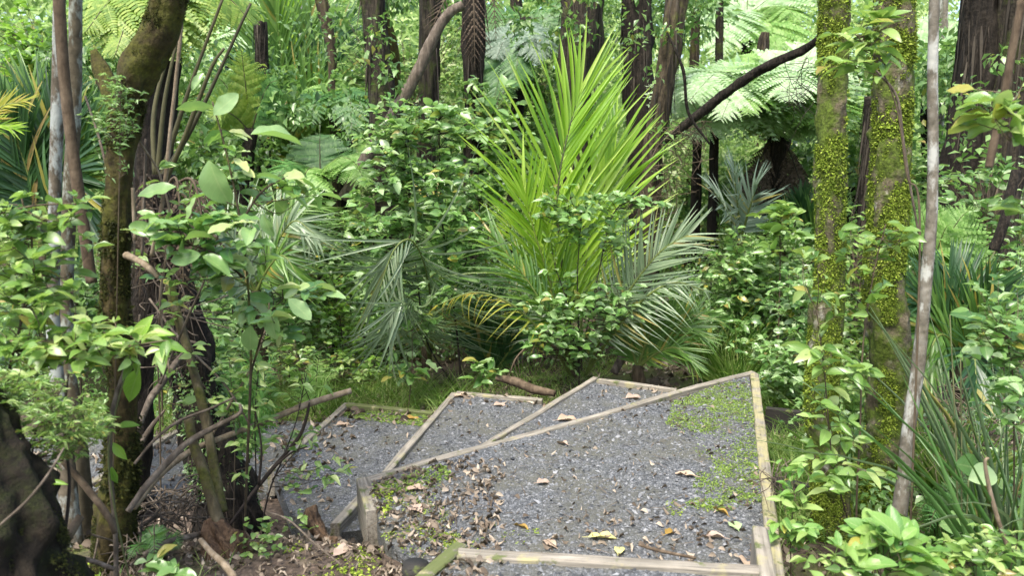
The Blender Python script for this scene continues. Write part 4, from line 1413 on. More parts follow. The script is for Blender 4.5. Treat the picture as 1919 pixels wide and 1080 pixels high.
# ---------- palm fronds
def frond(t, b, pts, n, Lmax, width, mat, T=STRIP, rmat='rachis', face=(0, -1, .4), a0=60, a1=18, lift=.25, droop=.0, r0=.016, start=.12, prof=(.55, 1, .5), jit=.08, sides=(1, -1), part='frond', world=False):
    Q = np.array(pts if world else [D(*a) for a in pts])
    C = cat(Q, 14)
    s = np.concatenate([[0], np.cumsum(np.linalg.norm(np.diff(C, axis=0), axis=1))])
    s /= s[-1]
    tt = np.linspace(start, .995, n)
    P = np.stack([np.interp(tt, s, C[:, k]) for k in range(3)], -1)
    Tg = np.gradient(C, axis=0)
    Tn = nrm(np.stack([np.interp(tt, s, Tg[:, k]) for k in range(3)], -1))
    N = np.asarray(face, float)[None] - (Tn @ np.asarray(face, float))[:, None] * Tn
    N = nrm(N)
    S = np.cross(Tn, N)
    mr, ml = MB(), MB()
    mr.tube(C, np.linspace(r0, r0 * .25, len(C)), 7, None)
    pk = np.interp(tt, [start, (start + 1) * .45, 1], prof)
    ang = np.radians(np.interp(tt, [start, 1], [a0, a1]))
    for sd in sides:
        ex = np.cos(ang)[:, None] * Tn + sd * np.sin(ang)[:, None] * S + lift * N * rng.uniform(.6, 1.4, (n, 1)) - np.array([0, 0, droop]) + rng.normal(0, jit, (n, 3))
        L = Lmax * pk * rng.uniform(.88, 1.08, n)
        up = N * 1.0 - sd * S * .45 + rng.normal(0, .12, (n, 3))
        scatter(ml, T, P, ex, up, L, width * rng.uniform(.8, 1.2, n), L)
    fr = ml.build(part, M[mat], t, b)
    ra = mr.build('rachis', M[rmat], None, b)
    ra.parent = fr
    ra.location = (0, 0, 0)
    return fr


def fern_frond(t, b, pts, n, Lmax, mat, face=(0, -.3, 1), rmat='stipe', r0=.01, start=.12, T=PINNA, droop=.1, jit=.07, a0=82, a1=55, world=False, part='frond', wfac=.95, lift=0.05):
    Q = np.array(pts if world else [D(*a) for a in pts])
    C = cat(Q, 10)
    s = np.concatenate([[0], np.cumsum(np.linalg.norm(np.diff(C, axis=0), axis=1))])
    s /= s[-1]
    tt = 1 - (1 - np.linspace(start, .99, n))
    P = np.stack([np.interp(tt, s, C[:, k]) for k in range(3)], -1)
    Tg = np.gradient(C, axis=0)
    Tn = nrm(np.stack([np.interp(tt, s, Tg[:, k]) for k in range(3)], -1))
    fc = np.asarray(face, float)
    N = nrm(fc[None] - (Tn @ fc)[:, None] * Tn)
    S = np.cross(Tn, N)
    mr, ml = MB(), MB()
    mr.tube(C, np.linspace(r0, r0 * .2, len(C)), 6, None)
    prof = np.interp(tt, [start, start + .28, .55, 1], [.45, .95, 1, .06])
    ang = np.radians(np.interp(tt, [start, 1], [a0, a1]))
    for sd in (1, -1):
        ex = np.cos(ang)[:, None] * Tn + sd * np.sin(ang)[:, None] * S + lift * N - np.array([0, 0, droop]) + rng.normal(0, jit, (n, 3))
        L = Lmax * prof * rng.uniform(.9, 1.06, n)
        up = N + rng.normal(0, .15, (n, 3))
        scatter(ml, T, P, ex, up, L, L * wfac, L)
    fr = ml.build(part, M[mat], t, b)
    ra = mr.build('stalk', M[rmat], None, b)
    ra.parent = fr
    ra.location = (0, 0, 0)
    return fr


# ================================================================== PALMS
# hero nikau
b = base(1078, 7.6)
t = thing('nikau_palm', b, 'young nikau palm with tall glowing yellow green fronds at picture centre', 'palm', 'nikau palms')
frond(t, b, [(1080, 700, 7.5), (1064, 580, 7.45), (1048, 450, 7.4), (1046, 350, 7.4), (1062, 260, 7.45), (1084, 180, 7.55)], 36, 1.36, .04, 'palm_bright', STRIP, 'rachis_dark',
      face=(.12, -1, .25), a0=48, a1=12, lift=.12, start=.26, prof=(.72, 1, .6), r0=.02, jit=.05)
frond(t, b, [(1088, 700, 7.6), (1090, 590, 7.7), (1100, 480, 7.8), (1120, 390, 7.9), (1152, 290, 8.0)], 28, 1.15, .042, 'palm_bright', STRIP, 'rachis', face=(-.45, -1, .3), a0=46, a1=12, lift=.15, start=.34, prof=(.8, 1, .6), jit=.045)
frond(t, b, [(1074, 700, 7.5), (1056, 620, 7.35), (1028, 520, 7.25), (1000, 430, 7.2), (980, 350, 7.2)], 26, .95, .032, 'palm_bright', STRIP, 'rachis', face=(.4, -1, .5), a0=46, a1=12, lift=.2, start=.25, prof=(.8, 1, .5), jit=.07)
frond(t, b, [(1075, 705, 7.4), (1052, 640, 7.2), (1016, 570, 7.0), (970, 500, 6.95), (920, 440, 7.0)], 26, .62, .024, 'palm_green', STRIPD, 'rachis', face=(.5, -.8, .6), a0=46, a1=14, lift=.2, start=.3, jit=.09)
frond(t, b, [(1070, 705, 7.3), (1030, 640, 7.0), (960, 572, 6.8), (890, 548, 6.75), (820, 572, 6.75)], 16, .34, .016, 'palm_yellow', STRIPD, 'rachis', face=(.1, -.4, 1), a0=50, a1=18, lift=.0, droop=.5, start=.3, jit=.12)
frond(t, b, [(1096, 705, 7.3), (1138, 610, 7.1), (1190, 530, 6.95), (1240, 470, 6.85), (1290, 440, 6.75)], 40, .66, .022, 'palm_grey', STRIP, 'rachis', face=(-.35, -1, .55), a0=54, a1=20, lift=.15, start=.3, droop=.05, jit=.06)
frond(t, b, [(1096, 705, 7.3), (1160, 610, 7.0), (1220, 550, 6.8), (1270, 530, 6.7), (1320, 545, 6.7)], 34, .42, .018, 'palm_grey', STRIPD, 'rachis', face=(-.1, -.7, 1), a0=56, a1=22, lift=.05, droop=.3, start=.3, jit=.1)
frond(t, b, [(1075, 705, 7.7), (1030, 620, 7.9), (985, 560, 8.1), (930, 520, 8.2), (890, 520, 8.2)], 32, .62, .026, 'palm_grey', STRIPD, 'rachis', face=(.2, -.7, .8), a0=56, a1=24, droop=.3, start=.2, jit=.1)
frond(t, b, [(1078, 705, 7.2), (1050, 660, 7.0), (1010, 640, 6.85), (970, 668, 6.75), (950, 715, 6.72)], 16, .3, .008, 'frond_dead', STRIPD, 'twig', face=(.1, -.6, 1), a0=50, a1=18, droop=.9, start=.2, jit=.2, part='dead_frond')
mb = MB()
mb.tube([b - (0, 0, .1), b + (0, 0, .15), b + (0.01, 0, .4)], [.07, .075, .05], 14, 6, .15, (2, 8), 5)
mb.build('trunk', M['bark_brown'], t, b)

# drooping frond palm on the left of it
b = base(800, 8.3)
t = thing('nikau_palm', b, 'palm with one pale frond drooping like a curtain, left of the glowing palm', 'palm', 'nikau palms')
frond(t, b, [(806, 670, 8.2), (808, 570, 7.7), (794, 490, 7.2), (768, 450, 6.95), (738, 470, 6.85), (712, 540, 6.8)], 44, .92, .026, 'palm_grey', STRIPD, 'rachis', face=(-.2, -.9, .5), a0=62, a1=30, lift=-.02, droop=.8, start=.2, prof=(.7, 1.1, .9))
frond(t, b, [(804, 675, 8.2), (796, 610, 7.6), (776, 565, 7.1), (752, 560, 6.85), (728, 600, 6.78)], 40, .68, .026, 'palm_grey', STRIPD, 'rachis', face=(.1, -1, .3), a0=40, a1=14, droop=.75, start=.25, prof=(.7, 1, .9))
frond(t, b, [(805, 665, 8.3), (830, 560, 8.3), (850, 470, 8.3), (830, 400, 8.3), (790, 370, 8.3)], 40, .7, .03, 'palm_green', STRIPD, 'rachis', face=(0, -.9, .5), a0=50, a1=20, droop=.3, start=.25)
mb = MB()
mb.tube([b - (0, 0, .1), b + (0, 0, .25)], [.06, .05], 12, 6, .15, (2, 8), 6)
mb.build('trunk', M['bark_brown'], t, b)


def palm(label, px, y, crown, ends, L, w, mats, n=34, T=STRIP, r=.06, face=(0, -.8, .6), a=(50, 15), droop=.1, arch=.5, group='nikau palms', name='nikau_palm', cat_='palm', lift=.15, bend=None):
    """a palm: fronds arch from the crown pixel to each end pixel (px,py,y)"""
    b = base(px, y)
    t = thing(name, b, label, cat_, group)
    c = D(*crown)
    for k, e in enumerate(ends):
        p = D(*e[:3])
        up = np.array([0, 0, np.linalg.norm(p - c) * (e[3] if len(e) > 3 else arch)])
        pts = [c, c + (p - c) * .33 + up * .55, c + (p - c) * .68 + up * .72, p]
        frond(t, b, pts, n, L * rng.uniform(.85, 1.1), w, mats[k % len(mats)], T, 'rachis', face=face, a0=a[0], a1=a[1], droop=droop, start=.15, world=True, lift=lift)
    mb = MB()
    mb.tube([b - (0, 0, .1), (b + c) / 2, c + (0, 0, .03)], [r * 1.1, r, r * .8], 12, 6, .12, (2, 8), 9)
    mb.build('trunk', M['bark_brown'], t, b)
    return t


palm('small blue grey palm in the shade left of the fern trunk', 1388, 8.7, (1388, 450, 8.7), [(1376, 320, 8.2, .02), (1335, 355, 8.2, .05), (1420, 345, 8.3, .05)], .5, .026, ['palm_blue'], 30, a=(56, 20), face=(0, -.7, 1), lift=.1)
palm('tall leafy palm with glossy dark green fronds in the upper left background', 548, 12.5, (556, 330, 12.5),
     [(510, -10, 12.2, .1), (585, 10, 12.5, .1), (640, 60, 12.3, .2), (465, 60, 12.3, .3), (655, 150, 12, .35), (440, 170, 12, .4), (610, 200, 11.8, .5), (500, 200, 11.5, .4)], 1.15, .05, ['palm_green', 'palm_green', 'palm_dark'], 38, a=(42, 12), r=.1)
palm('bright young palm shoot rising beside the dark glossy palm', 535, 13.2, (535, 300, 13.0), [(528, -20, 13, .05), (548, 30, 13, .1), (505, 40, 13, .1)], 1.0, .07, ['palm_bright'], 34, a=(34, 9), r=.08)
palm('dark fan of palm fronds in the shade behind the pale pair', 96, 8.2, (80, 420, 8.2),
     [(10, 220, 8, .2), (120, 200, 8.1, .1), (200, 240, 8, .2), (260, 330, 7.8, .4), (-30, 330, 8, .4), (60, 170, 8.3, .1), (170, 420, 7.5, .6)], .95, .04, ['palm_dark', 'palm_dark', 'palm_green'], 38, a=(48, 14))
palm('yellowing palm fronds poking in at the left edge', -40, 7.2, (-80, 330, 7.2), [(45, 190, 7.0, .2), (25, 240, 7.0, .25)], .34, .02, ['palm_yellow', 'palm_bright'], 28, a=(42, 12))
palm('arching grey palm fronds behind the large leaved sapling', 500, 7.6, (480, 550, 7.6), [(590, 440, 7.3, .45), (560, 520, 7.2, .5), (400, 470, 7.4, .5), (600, 390, 7.8, .4), (380, 560, 7.2, .5), (500, 380, 7.9, .2)], .62, .026, ['palm_grey', 'palm_green'], 36, T=STRIPD, a=(55, 22), droop=.3)
palm('low fresh green palm seedling right of the glowing palm base', 1200, 7.2, (1195, 690, 7.2), [(1240, 590, 7.0, .2), (1320, 630, 6.9, .35), (1290, 590, 7.1, .3), (1160, 620, 7.1, .2), (1300, 680, 6.8, .35), (1350, 600, 7.3, .3)], .42, .018, ['palm_green', 'palm_green'], 30, a=(45, 14))
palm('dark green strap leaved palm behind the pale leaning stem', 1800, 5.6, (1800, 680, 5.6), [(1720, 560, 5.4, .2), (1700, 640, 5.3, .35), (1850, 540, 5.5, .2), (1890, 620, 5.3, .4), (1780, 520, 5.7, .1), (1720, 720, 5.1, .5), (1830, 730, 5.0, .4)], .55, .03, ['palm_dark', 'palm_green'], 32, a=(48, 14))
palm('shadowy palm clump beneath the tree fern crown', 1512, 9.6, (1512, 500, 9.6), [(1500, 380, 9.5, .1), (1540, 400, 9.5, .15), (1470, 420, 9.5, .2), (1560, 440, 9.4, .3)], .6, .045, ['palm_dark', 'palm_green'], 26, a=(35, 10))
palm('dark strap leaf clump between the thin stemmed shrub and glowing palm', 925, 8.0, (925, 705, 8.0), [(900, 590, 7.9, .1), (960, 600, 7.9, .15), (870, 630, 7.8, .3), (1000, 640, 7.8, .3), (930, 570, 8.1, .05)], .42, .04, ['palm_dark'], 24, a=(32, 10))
palm('dim grey green palm at the right edge of the glowing palm', 1420, 8.6, (1405, 690, 8.4), [(1380, 560, 8.3, .2), (1460, 600, 8.2, .3), (1340, 610, 8.2, .35), (1500, 660, 8.0, .4), (1430, 560, 8.5, .1)], .55, .022, ['palm_green', 'palm_grey'], 30, T=STRIPD, a=(50, 18), droop=.2)
palm('feathery palm top behind the canopy at upper left', 250, 11.5, (250, 330, 11.5), [(190, 120, 11.3, .2), (300, 130, 11.4, .2), (360, 200, 11.2, .3), (160, 220, 11.2, .4), (400, 280, 11, .5), (260, 60, 11.6, .05)], 1.0, .045, ['palm_green', 'palm_dark'], 34, a=(45, 14))

# ================================================================== TREE FERNS
def tree_fern(label, px, y, crown, ends, L, mats, trunk_r=.09, n=34, dead=(), face=(0, -.35, 1), arch=.35, trunk=True, group='tree ferns', droop=.15, tmat='bark_dark', T=PINNA):
    b = base(px, y)
    t = thing('tree_fern', b, label, 'tree fern', group)
    c = D(*crown)
    for k, e in enumerate(ends):
        p = D(*e[:3])
        up = np.array([0, 0, np.linalg.norm(p - c) * (e[3] if len(e) > 3 else arch)])
        pts = [c, c + (p - c) * .33 + up * .6, c + (p - c) * .7 + up * .7, p]
        fern_frond(t, b, pts, n, L * rng.uniform(.88, 1.1), mats[k % len(mats)], face=face, world=True, droop=droop, T=T)
    for e in dead:
        p = D(*e[:3])
        pts = [c, c + (p - c) * .3 + np.array([0, 0, .12]), c + (p - c) * .7, p]
        fern_frond(t, b, pts, 16, L * .35, 'frond_dead', face=(0, -1, .2), rmat='twig_dark', world=True, droop=.9, T=PINNAS, part='dead_frond')
    if trunk:
        mb = MB()
        C, rr = mb.tube([b - (0, 0, .1), b * .5 + c * .5 + rng.normal(0, .04, 3) * (1, 1, 0), c + (0, 0, .06)], [trunk_r * 1.25, trunk_r, trunk_r * 1.1], 20, 14, .3, (3.5, 5), int(rng.integers(99)))
        mb.build('trunk', M[tmat], t, b)
    return t


tree_fern('spreading tree fern with pale glowing fronds behind the slanting bough', 1466, 10.4, (1458, 262, 10.4),
          [(1250, 150, 9.6, .22), (1235, 215, 9.2, .3), (1290, 130, 10.2, .2), (1290, 190, 8.8, .3), (1320, 175, 9, .3), (1400, 215, 8.6, .35), (1330, 120, 10.6, .25), (1350, 225, 8.6, .35), (1420, 100, 11.5, .25), (1540, 90, 11, .3), (1590, 150, 10, .35), (1560, 240, 9, .4), (1480, 190, 8.4, .35), (1300, 262, 9.2, .4)],
          .85, ['fern_pale', 'fern_pale', 'fern_bright'], .13, 52, dead=[(1400, 420, 10), (1500, 430, 10), (1520, 380, 10), (1380, 380, 9.9)])
tree_fern('tree fern with bright level fronds over the left middle ground', 640, 12, (655, 205, 11.4),
          [(520, 190, 10.6, .25), (575, 235, 10, .3), (690, 165, 12, .2), (720, 240, 10.6, .35), (600, 165, 12, .25), (660, 265, 9.9, .4)], .5, ['fern_bright', 'fern_green'], .09, 34)
tree_fern('small tree fern with yellow green ladder like fronds left of the dark palm', 448, 9.5, (470, 250, 9.4),
          [(452, 92, 9.2, .05), (400, 140, 9.2, .2), (520, 150, 9.2, .25), (395, 220, 9, .35)], .36, ['fern_yellow', 'fern_bright', 'fern_green'], .07, 30, face=(0, -1, .3), droop=.05)
tree_fern('tree fern with yellowish fronds hanging over the forked trunk', 235, 5.2, (320, -70, 5.4),
          [(160, 60, 4.9, .12), (215, 105, 4.8, .15), (170, -5, 5.3, .1), (470, 40, 5.4, .12), (280, 120, 4.9, .1)], .42, ['fern_yellow', 'fern_yellow', 'fern_bright'], .1, 34, droop=.3)
tree_fern('bright tree fern high in the background above the left palms', 430, 15, (440, 40, 15),
          [(340, 60, 14, .25), (520, 50, 14, .25), (400, 110, 13.5, .3), (480, 120, 13.5, .3), (380, -20, 15.5, .2), (500, -20, 15.5, .2), (560, 90, 14, .3), (310, 10, 15, .2)], .8, ['fern_bright', 'fern_pale'], .1, 30)
tree_fern('grey green tree fern hanging beside the black skirted trunk', 960, 11.8, (985, 40, 11.8),
          [(930, 110, 11.2, .2), (905, 60, 11.5, .2), (965, 170, 11, .25), (1010, 120, 11, .25), (1040, 50, 11.6, .25), (925, 190, 11.1, .2)], .45, ['fern_silver', 'fern_green', 'fern_green'], .09, 34, face=(0, -1, .5), droop=.35)
tree_fern('bright tree fern filling the gap between thick mossy trunk and right dark trunk', 1740, 11, (1740, 110, 11),
          [(1640, 130, 10.4, .25), (1790, 40, 11, .2), (1830, 110, 10.2, .3), (1700, 30, 11.6, .15), (1690, 190, 10, .35), (1790, 190, 10, .35), (1620, 60, 11, .25)], .65, ['fern_bright', 'fern_pale'], .1, 32)
tree_fern('tree fern fronds across the top right of centre background', 1400, 16, (1400, 30, 16),
          [(1290, 50, 15, .25), (1500, 40, 15, .25), (1340, 110, 14.4, .3), (1460, 110, 14.4, .3), (1400, -60, 17, .1), (1280, -10, 16, .2), (1520, -20, 16, .2)], .9, ['fern_pale', 'fern_bright'], .1, 30)
tree_fern('green tree fern low in the shade left of centre behind shrubs', 640, 9.4, (600, 330, 9.4),
          [(520, 330, 8.9, .3), (560, 390, 8.6, .4), (660, 300, 9.2, .3), (690, 350, 8.8, .4), (600, 250, 9.8, .2)], .4, ['fern_green', 'fern_bright'], .08, 30)
tree_fern('dim tree fern crown behind the slim mossy trunk', 1600, 12.4, (1600, 210, 12.4),
          [(1530, 170, 12, .25), (1660, 190, 12, .25), (1580, 270, 11.5, .35), (1640, 280, 11.5, .35), (1600, 120, 12.6, .1)], .6, ['fern_green', 'fern_bright'], .1, 30, dead=[(1580, 360, 12), (1620, 370, 12)])
# the dead fronds hung on the black trunk at top centre
b = D(888, -60, 9.45)
t = thing('tree_fern', base(888, 9.4), 'brown chevron of dead fern stalks hanging down the black trunk', 'tree fern', 'tree ferns')
bb = np.array(t.location)
for q, L in (([(888, -60, 9.3), (888, 0, 9.28), (889, 70, 9.26), (890, 130, 9.27)], .32), ([(860, -60, 9.4), (838, -10, 9.3), (815, 40, 9.25), (805, 90, 9.25)], .22), ([(915, -60, 9.3), (925, 0, 9.3), (930, 80, 9.3)], .2)):
    fern_frond(t, bb, q, 13, L, 'frond_dead', face=(0, -1, .1), rmat='twig', T=[PINNAS[0]], droop=.5, part='dead_frond', wfac=.3, jit=.05, a0=60, a1=45)


for k, (x0, y0, x1, y1) in enumerate(((285, 345, 262, 560), (312, 350, 345, 590), (320, 350, 390, 540))):
    fern_frond(T3, T3b, [(x0, y0, 4.35), (x0 * .6 + x1 * .4 + (x1 - x0) * .2, y0 - 10, 4.25), (x1 * .9 + x0 * .1, (y0 + y1) / 2, 4.2), (x1, y1, 4.2)], 15, .2, 'frond_dead', face=(0, -1, .2), rmat='twig', T=PINNAS, droop=1.1, part='dead_frond', wfac=.5, jit=.12)


def ground_fern(label, px, y, ends, L, mat='fern_green', n=26, c_h=.05, group='ground ferns', base_px=None):
    b = base(px, y)
    t = thing('fern', b, label, 'fern', group)
    c = b + (0, 0, c_h)
    for e in ends:
        p = D(*e[:3])
        up = np.array([0, 0, np.linalg.norm(p - c) * (e[3] if len(e) > 3 else .35)])
        fern_frond(t, b, [c, c + (p - c) * .35 + up * .6, c + (p - c) * .7 + up * .6, p], n, L, mat, face=(0, -.6, 1), rmat='stipe', r0=.005, world=True, T=PINNAS, a0=80, a1=55)
    return t


ground_fern('green fern behind the foot of the pale leaning stem', 1755, 3.75, [(1720, 960, 3.5, .4), (1740, 1000, 3.4, .5), (1790, 960, 3.6, .4), (1770, 900, 3.9, .2), (1815, 880, 3.9, .3), (1700, 920, 3.6, .4)], .12)
ground_fern('pale fern spreading between the thick mossy trunk and the pale stem', 1720, 6.4, [(1640, 420, 6.3, .3), (1720, 380, 6.4, .2), (1780, 420, 6.3, .3), (1700, 470, 6.0, .4), (1830, 390, 6.3, .3), (1770, 480, 6.0, .3)], .3, 'fern_bright', 28, 1.2)
ground_fern('fern of light fronds right of the pale leaning stem', 1800, 6.2, [(1840, 470, 6, .3), (1770, 520, 5.8, .35), (1860, 540, 5.8, .4), (1800, 400, 6.4, .15)], .26, 'fern_bright', 26, .9)
ground_fern('small fern on the bank by the litter at left', 300, 3.4, [(240, 1050, 3.2, .4), (290, 1060, 3.1, .5), (340, 1030, 3.3, .4), (270, 990, 3.5, .3)], .07)
ground_fern('low fern tuft beside the twisted twigs left of the gravel', 590, 6.9, [(540, 700, 6.6, .3), (600, 660, 6.9, .2), (640, 700, 6.6, .3)], .16, 'fern_bright', 20, .1)
ground_fern('fern arching in shade under the large leaved sapling', 470, 5.6, [(420, 660, 5.4, .3), (480, 620, 5.5, .2), (530, 660, 5.4, .3), (400, 720, 5.2, .4), (520, 710, 5.2, .4)], .2, 'fern_green', 22, .2)

# ================================================================== SHRUBS: foreground
shrub('sapling of fresh pointed leaves reaching in from the left edge', (-20, 2.9), [[(10, 760, 2.9), (40, 600, 2.9), (60, 460, 3.0), (40, 370, 3.0)], [(0, 400, 2.9), (70, 385, 2.95), (150, 382, 3.0)], [(20, 640, 2.8), (110, 640, 2.8), (220, 650, 2.85), (300, 640, 2.85)]],
      [(50, 480, 3.0, 110, 80, 30), (40, 400, 2.95, 60, 30, 8), (60, 560, 2.9, 90, 60, 22), (40, 650, 2.8, 80, 60, 18), (130, 640, 2.8, 80, 30, 14), (220, 650, 2.85, 70, 40, 12), (130, 385, 3.0, 40, 20, 4)],
      LEAF, 'leaf_fresh', .085, .48, 4, .007, .0022, rosette=3, upt=.3)
t, b = shrub('fine leaved bright bush low in front of the pale pair', (60, 2.6), [[(60, 860, 2.6), (90, 780, 2.6), (120, 720, 2.6)], [(40, 850, 2.6), (20, 760, 2.6)]],
             [(70, 770, 2.6, 85, 60, 46), (150, 800, 2.65, 50, 50, 22), (20, 720, 2.6, 50, 40, 14), (180, 780, 2.7, 40, 30, 8)], LEAFN, 'leaf_fresh', .036, .2, 8, .004, .0014, rosette=9, twl=.2, upt=.6)
shrub('fine leaved sprig growing against the forked mossy trunk', (215, 3.4), [[(225, 260, 3.3), (220, 200, 3.3), (230, 160, 3.3)]], [(220, 190, 3.3, 40, 40, 22), (200, 235, 3.3, 40, 30, 12)], LEAFN, 'leaf_mid', .03, .24, 8, .003, .0012, rosette=8, twl=.15, upt=.6)

# the large leaved sapling
t, b = shrub('sapling with large wavy glossy leaves standing left of the steps', (455, 3.75),
             [[(462, 900, 3.7), (468, 760, 3.6), (470, 640, 3.5), (462, 500, 3.45), (448, 400, 3.4), (425, 290, 3.4), (398, 190, 3.4)], [(470, 700, 3.55), (500, 600, 3.5), (530, 560, 3.45)], [(455, 520, 3.4), (410, 480, 3.35), (360, 460, 3.3)], [(450, 420, 3.4), (490, 360, 3.4), (540, 330, 3.4)]],
             [(430, 360, 3.4, 70, 50, 6), (390, 430, 3.3, 90, 36, 11), (350, 430, 3.3, 50, 40, 5), (360, 490, 3.35, 80, 34, 8), (440, 480, 3.35, 60, 30, 5), (520, 560, 3.45, 70, 34, 8), (540, 600, 3.45, 40, 30, 3), (500, 330, 3.4, 60, 24, 5), (560, 350, 3.4, 40, 20, 3), (420, 270, 3.4, 40, 50, 2)],
             LEAFR, 'leaf_large', .12, .46, 3, .008, .0026, rosette=3, droop=.12, twl=.25, upt=.38, stem_mat='bark_brown')
mb = MB()
for a in ((400, 215, 3.38, .17, .55, 40, (0, -.9, .3), .1), (470, 252, 3.38, .26, .5, 4, (0, -.5, .8), 0), (330, 205, 3.4, .19, .42, 8, (0, -.4, .9), 0), (392, 300, 3.36, .24, .62, -75, (.2, -.9, .3), -.1),
          (360, 170, 3.4, .11, .4, 60, (.3, -.9, .2), 0), (480, 330, 3.35, .16, .4, 0, (0, -.5, .8), 0), (530, 360, 3.4, .16, .36, -20, (0, -.4, .9), 0), (330, 350, 3.36, .2, .5, 190, (0, -.6, .7), 0),
          (380, 480, 3.25, .17, .55, -20, (0, -.8, .5), -.2), (320, 490, 3.25, .17, .52, 15, (0, -.8, .6), -.2), (505, 580, 3.4, .17, .52, -80, (0, -.9, .3), -.1), (540, 560, 3.4, .17, .55, -40, (0, -.7, .6), 0),
          (492, 400, 3.4, .13, .4, -70, (.4, -.9, .1), 0), (470, 610, 3.42, .17, .55, -100, (.2, -.9, .3), 0), (420, 540, 3.4, .16, .55, 200, (0, -.6, .7), 0), (300, 440, 3.3, .17, .45, 160, (0, -.6, .8), 0)):
    mb = MB()
    bigleaf(mb, a[0], a[1], a[2], a[3] * .8, a[4], a[5], face=np.array(a[6]) + rng.normal(0, .28, 3), dep=a[7] + rng.normal(0, .2))
    mb.build('large_leaf', M['leaf_large'], t, b)
t['label'] = 'sapling with large wavy glossy leaves standing left of the steps'

shrub('spindly leafy sapling between the ochre trunk and black fern trunk', (300, 3.9), [[(300, 800, 3.9), (296, 640, 3.9), (310, 480, 3.9), (300, 330, 3.9)]],
      [(300, 340, 3.9, 40, 40, 3), (270, 470, 3.9, 40, 40, 3), (340, 560, 3.8, 50, 40, 3), (280, 640, 3.8, 50, 40, 4), (370, 660, 3.8, 40, 40, 3), (400, 740, 3.8, 40, 30, 2)], LEAF, 'leaf_fresh', .085, .46, 3, .005, .002, rosette=3, twl=.25)
shrub('sapling with fresh leaves low among sticks at the left edge of the path', (440, 3.9), [[(440, 860, 3.9), (436, 760, 3.9), (430, 680, 3.9)]],
      [(430, 680, 3.9, 50, 40, 6), (460, 760, 3.9, 50, 40, 5), (480, 850, 3.8, 40, 40, 4)], LEAF, 'leaf_fresh', .07, .48, 3, .004, .002, rosette=3, twl=.2)
mb = MB()
b = base(258, 2.9)
t = thing('sapling', b, 'seedling with one yellowing blotched leaf in front of the ochre trunk', 'sapling')
for a in ((262, 690, 3.05, .17, .42, -115, (.2, -.9, .4), 0), (255, 640, 3.05, .12, .5, 60, (0, -.9, .4), 0), (262, 630, 3.05, .13, .42, 10, (0, -.6, .8), 0), (270, 640, 3.05, .17, .36, -8, (0, -.5, .9), 0), (235, 640, 3.05, .13, .42, 175, (0, -.5, .8), 0),
          (215, 790, 3.0, .09, .42, 190, (0, -.6, .8), 0), (222, 800, 3.0, .08, .42, 10, (0, -.6, .8), 0), (212, 830, 3.0, .09, .42, -60, (0, -.8, .5), 0), (210, 875, 2.98, .08, .45, -85, (0, -.9, .4), 0), (85, 905, 2.5, .07, .3, 180, (0, -.6, .8), 0), (85, 905, 2.5, .07, .3, 0, (0, -.6, .8), 0)):
    bigleaf(mb, *a[:6], face=a[6], dep=a[7], T=LEAF[0])
mb.build('foliage', M['leaf_lime'], t, b)
mb = MB()
mb.tube(np.array([b, D(206, 900, 2.97), D(215, 780, 3.0), D(255, 640, 3.06)]), [.004, .0035, .003, .002], 6, 8)
mb.build('stem', M['twig_green'], t, b)

shrub('thin twiggy sapling with scattered small leaves before the lower tread', (480, 3.9), [[(500, 940, 3.9), (530, 860, 3.95), (555, 790, 3.95), (575, 700, 4.0)], [(480, 900, 3.9), (478, 780, 3.9), (485, 690, 3.9)], [(510, 900, 3.9), (560, 840, 3.9)]],
      [(560, 720, 4.0, 60, 30, 9), (490, 720, 3.9, 50, 40, 9), (610, 880, 3.9, 40, 40, 6), (470, 790, 3.9, 60, 50, 7), (560, 820, 3.95, 40, 30, 4)], LEAFN, 'leaf_fresh', .075, .36, 3, .0055, .002, twmat='twig_dark', rosette=3, twl=.25)
shrub('seedlings sprouting from the litter below the bark piece', (470, 3.4), [[(470, 1000, 3.4)]], [(490, 1010, 3.4, 40, 40, 12), (540, 980, 3.6, 50, 20, 8), (560, 900, 4.0, 40, 20, 6)], LEAF, 'leaf_fresh', .04, .6, 3, .003, .0012, twl=.08, name='seedling', cat_='seedling')
shrub('seedling with two rounded glossy leaves at the bottom edge left', (290, 2.8), [[(290, 1050, 2.8)]], [(290, 1050, 2.8, 20, 14, 2), (330, 1075, 2.75, 20, 10, 2)], LEAFR, 'leaf_mid', .10, .5, 1, .003, .002, rosette=2, twl=.1, name='seedling', cat_='seedling')

# right foreground
shrub('sapling with soft serrated leaves climbing in front of the mossy pair', (1600, 3.75), [[(1605, 960, 3.75), (1612, 800, 3.75), (1618, 640, 3.8), (1640, 500, 3.8), (1660, 420, 3.8)], [(1590, 980, 3.7), (1560, 860, 3.7), (1545, 700, 3.75), (1530, 580, 3.8)]],
      [(1650, 440, 3.85, 90, 20, 7), (1560, 480, 3.85, 60, 24, 4), (1535, 570, 3.8, 40, 40, 4), (1620, 560, 3.8, 40, 40, 2), (1540, 670, 3.75, 40, 50, 5), (1620, 690, 3.75, 40, 50, 4), (1580, 770, 3.7, 60, 40, 5), (1610, 850, 3.65, 70, 40, 7), (1550, 880, 3.6, 50, 40, 5), (1700, 470, 3.8, 40, 20, 2)],
      LEAF, 'leaf_fresh', .105, .46, 3, .006, .0022, rosette=3, droop=.1, twl=.25)
shrub('sprig of fresh green leaves across the tops of the mossy pair', (1700, 3.7), [[(1724, 440, 3.75), (1700, 330, 3.75), (1680, 200, 3.75), (1640, 110, 3.75), (1600, 60, 3.75)]], [(1600, 60, 3.75, 60, 20, 5), (1650, 95, 3.72, 50, 20, 4), (1580, 120, 3.72, 30, 20, 3), (1660, 30, 3.75, 40, 16, 3)],
      LEAF, 'leaf_fresh', .12, .4, 3, .006, .0025, rosette=3, droop=.15, twl=.22, upt=.25)
